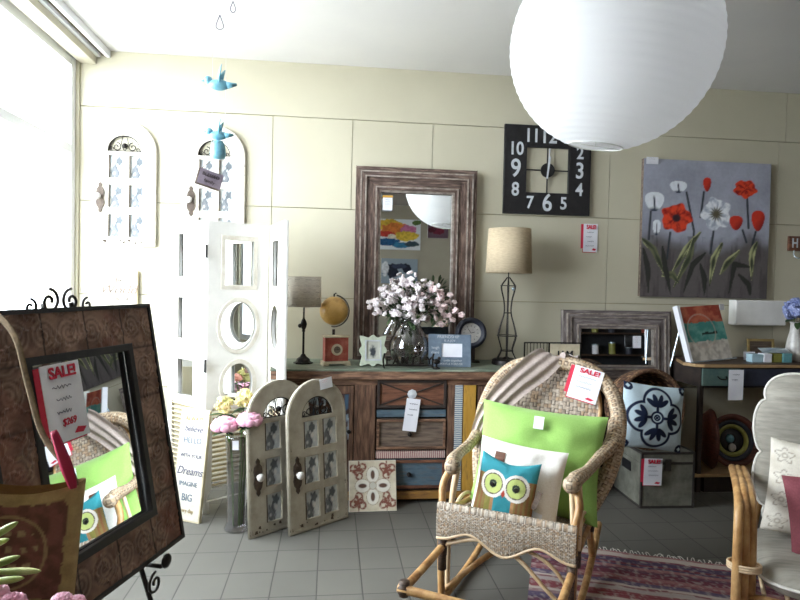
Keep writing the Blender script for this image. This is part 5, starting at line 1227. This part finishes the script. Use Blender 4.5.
# things on the console
def abst(u, v):
    n = fbm(u*5, v*7, 2); y = v+.02*n
    c = mix(C(168, 160, 150), C(206, 200, 190), .5+fbm(u*8, v*8, 6)*1.4)
    if y > .36: c = mix(C(70, 136, 128), C(104, 160, 150), .5+n*1.5)
    if .48 < y < .52 and .4 < u < .8: c = C(34, 44, 42)
    if y > .70: c = mix(C(154, 66, 52), C(190, 104, 78), .5+n*1.6)
    r = math.hypot(u-.42, (v-.55)*1.1); c = mix(c, C(196, 176, 160), .55*sm(.02, .008, abs(r-.33)))
    return c
ap = at(705, 357, Y=3.86)
t = thing('abstract_canvas', 'small canvas with red and teal bands and white left edge leaning on the console table', 'painting', (at(712, 357, Y=3.80).x, 3.79, CZ+.006), rot=(-.30, -.06, .22))
CWd, CHt = .355, .385
MB().box(-CWd/2, CWd/2, .0012, .03, 0, CHt).obj('stretched_canvas', 'paper', t)
g = MB(); g.grid(60, 60, lambda u, v: (-CWd/2+CWd*u, 0, CHt*v), abst); g.obj('painted_face', 'pattern', t)
MB().box(-CWd/2-.022, -CWd/2-.0005, -.012, .03, 0, CHt+.01).obj('white_edge_strip', 'paper', t)
MB().tube([(-CWd/2-.01, .031, CHt*.6), (-CWd/2-.06, .14, -.0)], .004, 6).tube([(-CWd/2-.04, -.03, -.0), (CWd/2, -.03, .0)], .004, 6).obj('wire_stand', 'silver', t)
sale_tag(at(722, 307, Y=3.78), .045, .04, 'tiny white price sticker at top right corner of the abstract canvas', rot=(-.2, 0, .3), header=False, red=False, hand=1, name='price_sticker')
a, c = at(737, 300, Y=4.0), at(787, 326, Y=4.0)
t = thing('white_wall_box', 'plain white rectangular box mounted on wall above console table', 'box', ((a.x+c.x)/2, 4.09, (a.z+c.z)/2))
MB().box(-(c.x-a.x)/2, (c.x-a.x)/2, -.08, 0, -(a.z-c.z)/2, (a.z-c.z)/2).obj('housing', 'white', t, bevel=.006)
MB().box(-(c.x-a.x)/2+.006, (c.x-a.x)/2-.006, -.084, -.0805, -(a.z-c.z)/2+.006, (a.z-c.z)/2-.006).obj('cover', 'white', t, bevel=.001)
a = at(762, 351, Y=4.0)
t = thing('gold_photo_frame', 'small pale gold empty frame at back of the console under the white box', 'photo frame', (a.x, 4.0, CZ+.001), rot=(-.1, 0, 0))
finish(curve_mesh([rect(-.105, .105, 0, .14), rect(-.088, .088, .018, .122)], .014, .002), 'frame_rim', 'gold', t); MB().box(-.088, .088, .009, .012, .018, .122).obj('backing_card', 'chest_grey', t)
a = at(750, 349, Y=3.9)
t = thing('white_note_card', 'small white folded card standing before the gold frame on console', 'card', (a.x, 3.9, CZ+.0005), rot=(-.12, 0, -.05))
MB().box(-.042, .042, 0, .002, 0, .058).obj('card', 'paper', t); MB().box(-.028, .028, -.001, -.0002, .038, .041).box(-.028, .02, -.001, -.0002, .026, .029).box(-.028, .024, -.001, -.0002, .014, .017).obj('handwriting', 'ink', t)
bx = [((752, 763), 'duck', .055, 'pale blue gift box, leftmost in the row at front of console table', 3.76), ((764, 772), 'paper', .06, 'white gift box between the pale blue and olive boxes on console table', 3.755), ((773, 782), 'olive_card', .06, 'olive green gift box in the row at front of console table', 3.765), ((783, 792), 'teal_card', .062, 'teal gift box at right end of the row on console table', 3.76)]
for (p0, p1), m_, h_, lb, y in bx:
    x0, x1 = at(p0, 360, Y=y).x, at(p1, 360, Y=y).x; w_ = (x1-x0)/2-.001
    t = thing('gift_box', lb, 'box', ((x0+x1)/2, y, CZ+.0005)); MB().box(-w_, w_, 0, .06, 0, h_*.7).obj('box_base', m_, t, bevel=.002); MB().box(-w_-.0008, w_+.0008, -.002, .062, h_*.7+.0002, h_).obj('lid', m_, t, bevel=.002)
x0, x1 = at(760, 350, Y=3.79).x, at(788, 350, Y=3.79).x
t = thing('silver_foil_tray', 'shiny silver pillow pack lying across the gift boxes on console table', 'packet', ((x0+x1)/2, 3.79, CZ+.08))
g = MB(); g.grid(16, 10, lambda u, v: ((u-.5)*(x1-x0), (v-.5)*.06, .012*(math.sin(pi*u)*math.sin(pi*v))**.5+.001)); g.grid(16, 10, lambda u, v: ((.5-u)*(x1-x0), (v-.5)*.06, -.014*(math.sin(pi*u)*math.sin(pi*v))**.5+.001)); g.obj('packet_body', 'silver', t, smooth=True, rot=(.5, 0, 0))
a = at(792, 360, Y=3.85)
t = thing('white_bottle_vase', 'slim white vase at right frame edge holding blue hydrangea on console', 'vase', (a.x+.015, 3.85, CZ+.0005))
MB().lathe([(.001, 0), (.04, 0), (.05, .02), (.055, .07), (.045, .15), (.03, .21), (.026, .26), (.034, .275)], 28, cap=False).obj('vase_body', 'porcelain', t, smooth=True, solid=.004)
t = thing('blue_hydrangea', 'pale blue hydrangea head in the slim white vase at right frame edge', 'flower', (a.x+.015, 3.85, CZ))
MB().tube([(0, 0, .02), (-.01, 0, .30)], .004, 6).obj('stem', 'leaf', t)
g = MB(); hydr(g, (-.01, -.01, .36), .075, 60, 5); g.obj('flower_head', 'fl_blue', t, smooth=True)
lf = MB(); leafm(lf, (-.01, -.02, .29), (-1, -.3, .2), .11, .028, .3); leafm(lf, (0, -.02, .29), (.8, -.5, .1), .09, .025, .3); leafm(lf, (0, -.02, .28), (-.5, -.6, -.3), .08, .02, .3); lf.obj('leaves', 'leaf_dark', t)

# ================================================================== RATTAN ARMCHAIR AT RIGHT
AC = Vector((1.825, 1.80, .008)); AR = -math.radians(33)
AM = Matrix.Translation(AC) @ Matrix.Rotation(AR, 4, 'Z')
ar = thing('rattan_armchair', 'honey cane armchair with triple pole arms at right edge of picture', 'armchair', AC, rotz=AR)
for s in (-1, 1):
    for k in range(3):
        off = -.036+k*.036; X = s*.37
        p0 = [(X+off*.75, .06+abs(off)*.0+ (k-1)*.03, .0), (X+off*.72, .07+(k-1)*.03, .3), (X+off*.68, .085+(k-1)*.03, .45), (X+off*.62, .12+(k-1)*.02, .525), (X+off*.62, .20, .555-abs(k-1)*.004), (X+off*.62, .36, .55), (X+off*.62, .62, .53)]
        MB().tube(smooth_path(p0, 8), .0165, 10).obj('arm_pole', 'cane', ar, smooth=True)
    MB().tube([(s*.33, .69, 0), (s*.28, .66, .4), (s*.22, .72, .72)], .018, 10).obj('leg', 'cane', ar, smooth=True)
    for z in (.30, .06):
        b_ = MB()
        for q in range(3): b_.tube([(s*.37+.055*math.cos(2*pi*i/16), .068+.055*math.sin(2*pi*i/16)*.75, z+q*.009) for i in range(16)], .005, 6, closed=True)
        b_.obj('cane_binding', 'cane_pale', ar, smooth=True)
    MB().tube([(s*.35, .08, .19), (s*.35, .66, .19)], .016, 8).obj('seat_rail', 'cane', ar, smooth=True)
for y in (.09, .64): MB().tube([(-.36, y, .185), (.36, y, .185)], .016, 8).obj('seat_rail', 'cane', ar, smooth=True)
for z in (.42, .56, .70): MB().tube([(-.24, .675+(z-.4)*.16, z), (.24, .675+(z-.4)*.16, z)], .013, 8).obj('back_rail', 'cane', ar, smooth=True)
sl = MB()
for i in range(9): sl.tube([(-.3+i*.075, .10, .202), (-.3+i*.075, .64, .202)], .008, 6)
sl.obj('seat_slats', 'cane_pale', ar, smooth=True)
def seatcush(name, label, W, D, T_, loc, rot, scallop=0, n=6):
    t = thing(name, label, 'cushion', loc, rot=rot); N_ = 160; g = MB()
    def out(a_):
        x, z = math.cos(a_), math.sin(a_); s = (abs(x)**4.5+abs(z)**4.5)**(-1/4.5); k = 1+scallop*(abs(math.sin(a_*n))**.6-.6)
        return x*s*W/2*k, z*s*D/2*k
    def pos(s):
        def f(u, v):
            ox, oz = out(2*pi*u); th_ = T_/2*(1-v**5)**.5*(1+.12*(math.cos(ox*v*14)*math.cos(oz*v*14)))
            return (ox*v, s*(th_ if v < 1 else 0), oz*v)
        return f
    g.grid(N_, 20, pos(-1), wrapu=True); g.grid(N_, 20, pos(1), wrapu=True); g.obj('cushion_body', 'seat_fab', t, smooth=True)
    MB().tube([(out(2*pi*i/N_)[0]*1.005, 0, out(2*pi*i/N_)[1]*1.005) for i in range(N_)], .006, 6, closed=True).obj('piping', 'piping', t, smooth=True)
    return t
seatcush('scalloped_back_cushion', 'tall pale grey scalloped cushion with cream piping leaning on back of the armchair', .70, .70, .12, AM @ Vector((.05, .60, .625)), (-.17, 0, AR), .085, 5)
seatcush('seat_cushion', 'thick pale grey piped seat cushion on the cane armchair', .66, .60, .12, AM @ Vector((.0, .33, .265)), (-pi/2, 0, AR), .0)
def lace(u, v):
    x, y = u*3, v*3; c = mix(C(196, 188, 174), C(216, 210, 198), .5+fbm(x*2, y*2))
    r = math.hypot((x*1.4) % 1-.5, (y*1.4) % 1-.5); th = math.atan2((y*1.4) % 1-.5, (x*1.4) % 1-.5)
    c = mix(c, C(124, 112, 98), .75*sm(.04, .015, abs(r-.28-.08*math.sin(th*5))))
    return mix(c, C(134, 122, 106), .6*sm(.05, .02, abs(r-.1)))
t = thing('lace_print_cushion', 'cream cushion with taupe lace print behind the burgundy cushion', 'cushion', AM @ Vector((-.07, .43, .515)), rot=(-.25, .1, AR))
pillow_mb(.42, .38, .12, 80, .05, col=lace, back=C(210, 202, 188), seed=7).obj('cushion_body', 'cloth_pat', t, smooth=True)
t = cushion('burgundy_cushion', 'plain burgundy cushion in front of the lace print cushion on the armchair', pillow_mb(.40, .34, .12, 26, .05, seed=9), 'burgundy', AM @ Vector((-.015, .30, .455)), (-.25, -.12, AR-.05))

# ================================================================== SEEN IN THE MIRRORS: the wall behind
def refl(px, py, Yw, ym=4.0, tilt=.0):
    v = FW + RT*((px-400)/FPX) + UP*((300-py)/FPX); n = Vector((0, -math.cos(tilt), math.sin(tilt)))
    p = Vector((0, 0, EYE))+v*(ym/v.y); r = v-n*2*v.dot(n); k = (Yw-p.y)/r.y; return p+r*k
def blobs(spec, base):
    def f(u, v):
        c = base
        for (x, y, rx, ry, col_) in spec:
            e_ = math.hypot((u-x)/rx, (v-y)/ry)+.25*fbm(u*9+x*7, v*9)
            if e_ < 1: c = mix(C(*col_), tuple(k*.7 for k in C(*col_)), sm(-.3, .5, fbm(u*16, v*16, x)))
        return c
    return f
def wallart(px0, py0, px1, py1, label, f, nm='wall_painting', n=60):
    a, c = refl(px0, py0, YF), refl(px1, py1, YF); w_, h_ = abs(c.x-a.x), abs(a.z-c.z)
    t = thing(nm, label, 'painting', ((a.x+c.x)/2, YF+.035, (a.z+c.z)/2), rotz=pi)
    MB().box(-w_/2, w_/2, .0012, .033, -h_/2, h_/2).obj('stretched_canvas', 'paper', t)
    g = MB(); g.grid(n, n, lambda u, v: (w_/2-w_*u, 0, -h_/2+h_*v), lambda u, v: f(u, v)); g.v = [(-x, y, z) for x, y, z in g.v]; g.f = [q[::-1] for q in g.f]; g.obj('painted_face', 'pattern', t)
fa = blobs([(.75, .8, .3, .2, (220, 180, 60)), (.6, .65, .35, .22, (226, 130, 60)), (.3, .65, .2, .16, (206, 120, 160)), (.85, .5, .22, .1, (200, 60, 50)), (.35, .45, .3, .16, (232, 196, 70)), (.7, .4, .1, .1, (240, 230, 210)), (.8, .25, .3, .12, (36, 90, 140)), (.45, .15, .22, .1, (60, 130, 170)), (.2, .2, .18, .09, (60, 80, 90)), (.1, .9, .12, .08, (90, 120, 60))], C(226, 230, 234))
wallart(380, 218, 421, 250, 'large colourful abstract painting on the wall behind, seen in the tall mirror', fa)
wallart(382, 258, 418, 284, 'grey blue painting with dark bird shapes seen low in the tall mirror', blobs([(.3, .6, .12, .2, (40, 44, 60)), (.7, .5, .16, .3, (36, 40, 56)), (.5, .7, .2, .1, (60, 66, 90)), (.9, .6, .1, .3, (230, 232, 236))], C(150, 164, 176)))
wallart(429, 214, 449, 238, 'dusky pink floral painting at right inside the tall mirror', blobs([(.3, .6, .2, .2, (190, 120, 140)), (.7, .7, .2, .2, (200, 150, 160)), (.5, .3, .3, .14, (120, 40, 60)), (.8, .35, .2, .12, (90, 30, 44))], C(110, 84, 96)))
p = refl(436, 290, -2.3)
t = thing('leafy_floor_plant', 'bushy green floor plant in terracotta pot seen low in the tall mirror', 'plant', (p.x, -2.35, 0))
MB().lathe([(.001, 0), (.14, 0), (.19, .32), (.2, .33), (.18, .34), (.17, .31), (.001, .30)], 24).obj('pot', 'pot', t, smooth=False)
lf = MB(); MB().tube([(0, 0, .3), (.02, 0, .8), (0, .02, 1.3)], .015, 8).obj('trunk', 'walnut', t)
for i in range(260):
    v = Vector((rnd.gauss(0, 1), rnd.gauss(0, 1), rnd.gauss(0, 1))).normalized(); leafm(lf, Vector((0, 0, 1.15))+v*rnd.uniform(.05, .3), v+Vector((0, 0, .2)), rnd.uniform(.12, .2), .028)
lf.obj('foliage', 'leaf_dark', t)
# what the folding screen mirrors pick up on the right hand wall
t = thing('dark_cupboard', 'tall dark timber cupboard on far right wall, glimpsed in the folding screen mirrors', 'cupboard', (XR-.26, -.21, 0), rotz=pi/2)
MB().box(-.4, .4, -.22, .22, .06, 2.0).obj('carcass', 'dark', t, bevel=.004); MB().box(-.42, .42, -.23, .24, 2.0001, 2.04).obj('cornice', 'walnut', t)
for s in (-1, 1):
    d_ = MB().box(min(0, s*.39)+.004, max(0, s*.39)-.004, .221, .24, .09, 1.97).obj('door', 'dark', t, bevel=.003); MB().ball((s*.04, .255, 1.0), .016, 10).obj('knob', 'bronze', d_)
    for y in (-.2, .16): MB().box(s*.36-.02, s*.36+.02, y, y+.04, 0, .0599).obj('leg', 'dark', t)
t = thing('hanging_teal_cloth', 'teal patterned cloth on far right wall, seen in the folding screen mirror', 'wall hanging', (XR-.04, .60, 1.15), rotz=pi/2)
g = MB(); g.grid(40, 20, lambda u, v: ((u-.5)*.24, .02+.012*math.sin(u*26), v*1.1)); g.obj('cloth', 'teal_cloth', t, smooth=True, solid=.004); MB().tube([(-.13, .02, 1.1), (.13, .02, 1.1)], .012, 8).obj('rod', 'walnut', t)
t = thing('white_wall_panel', 'tall white panel on far right wall between the dark cupboard and teal cloth', 'panel', (XR-.04, .345, 0), rotz=pi/2)
MB().box(-.10, .10, 0, .03, .001, 2.3).obj('board', 'white', t, bevel=.003); MB().box(-.085, .085, .0301, .034, .1, 2.2).obj('raised_field', 'white', t)

p = refl(612, 345, YF, 4.0, .06)
t = thing('open_display_shelving', 'tall dark open shelving with goods on wall behind, seen in the low grey mirror', 'shelving', (p.x, YF+.2, 0))
for x in (-.9, .86): MB().box(x, x+.04, -.17, .17, 0, 2.3).obj('side_board', 'dark', t)
MB().box(-.86, .86, -.175, -.16, 0, 2.3).obj('back_board', 'felt', t)
for z in (.1, .5, .9, 1.3, 1.7, 2.1): MB().box(-.8599, .8599, -.159, .17, z, z+.03).obj('shelf', 'walnut', t)
sx_ = p.x
gm = ['teal_card', 'paper', 'olive_card', 'navy_drawer', 'cream', 'red_clock']
for zi, z in enumerate((.93, 1.33, 1.73, 2.13)):
    for k in range(5):
        if (k*7+zi*3) % 4 == 0: continue
        x = sx_-.72+k*.33; h_ = .12+.04*((k+zi) % 3)
        t = thing('storage_tin', 'small lidded tin on the dark shelving behind, seen only in the mirrors', 'tin', (x, YF+.2, z+.0005), group='tins on the dark shelving behind')
        MB().lathe([(.001, 0), (.06, 0), (.06, h_), (.001, h_)], 16).obj('tin_body', gm[(k+zi) % 6], t); MB().lathe([(.001, h_+.0005), (.063, h_+.0005), (.063, h_+.02), (.01, h_+.025), (.001, h_+.04)], 16).obj('lid', 'silver', t)
t = thing('low_dark_chest', 'low dark timber chest of drawers on far right wall below the teal cloth', 'chest of drawers', (XR-.25, .90, 0), rotz=pi/2)
MB().box(-.42, .42, -.2, .2, .05, .95).obj('carcass', 'walnut', t, bevel=.004); MB().box(-.43, .43, -.21, .22, .9501, .98).obj('top', 'dark', t, bevel=.003)
for k in range(3):
    d_ = MB().box(-.39, .39, .2005, .215, .09+k*.285, .355+k*.285).obj('drawer', 'dark', t, bevel=.003)
    for s in (-.2, .2): MB().ball((s, .228, .225+k*.285), .014, 8).obj('knob', 'silver', d_)
for x in (-.4, .35):
    for y in (-.19, .14): MB().box(x, x+.05, y, y+.05, 0, .0499).obj('foot', 'dark', t)
# ================================================================== LIGHT, CAMERA
w = bpy.data.worlds.new('World'); bpy.context.scene.world = w; w.use_nodes = True
bg = w.node_tree.nodes['Background']; bg.inputs[0].default_value = (.86, .93, 1, 1); bg.inputs[1].default_value = 22.0
for a, c in zip(posts[:-1], posts[1:]):
    ld = bpy.data.lights.new('window_portal', 'AREA'); ld.shape = 'RECTANGLE'; ld.size = WZ1-WZ0; ld.size_y = c-a; ld.cycles.is_portal = True
    lo = bpy.data.objects.new('window_portal', ld); COL.objects.link(lo); lo.location = (XL-.12, (a+c)/2+.03, (WZ0+WZ1)/2); lo.rotation_euler = (0, -pi/2, 0)
mm, nt, b = newmat('fill_light_glow'); b.inputs['Emission Color'].default_value = (1, .95, .86, 1); b.inputs['Emission Strength'].default_value = 8; M['lamp'] = mm
for i, (x, y) in enumerate(((3.9, 1.0), (3.9, -1.4), (-.55, -1.5))):  # unseen fittings added as fill for the lantern, bag and chairs
    t = thing('added_fill_light', 'added fill light on the ceiling out of view, shaped as a fluorescent fitting', 'light', (x, y, HC), group='added ceiling fill lights')
    MB().box(-.14, .14, -.62, .62, -.05, -.0005).obj('housing', 'white', t); MB().box(-.12, .12, -.6, .6, -.06, -.0505).obj('fill_emitter', 'lamp', t)
cd = bpy.data.cameras.new('camera'); cd.sensor_width = 36; cd.lens = FPX/800*36; cd.clip_start = .02
co = bpy.data.objects.new('camera', cd); COL.objects.link(co)
B = -FW
co.matrix_world = Matrix(((RT.x, UP.x, B.x, 0), (RT.y, UP.y, B.y, 0), (RT.z, UP.z, B.z, EYE), (0, 0, 0, 1)))
sc = bpy.context.scene; sc.camera = co
sc.view_settings.view_transform = 'Standard'; sc.view_settings.look = 'None'; sc.view_settings.gamma = 1; sc.view_settings.exposure = .1
try: sc.cycles.use_denoising = True
except Exception: pass
sc.cycles.max_bounces = 10; sc.cycles.diffuse_bounces = 5; sc.cycles.glossy_bounces = 5; sc.cycles.transparent_max_bounces = 24; sc.cycles.transmission_bounces = 6
sc.cycles.sample_clamp_indirect = 8; sc.cycles.caustics_reflective = False; sc.cycles.caustics_refractive = False
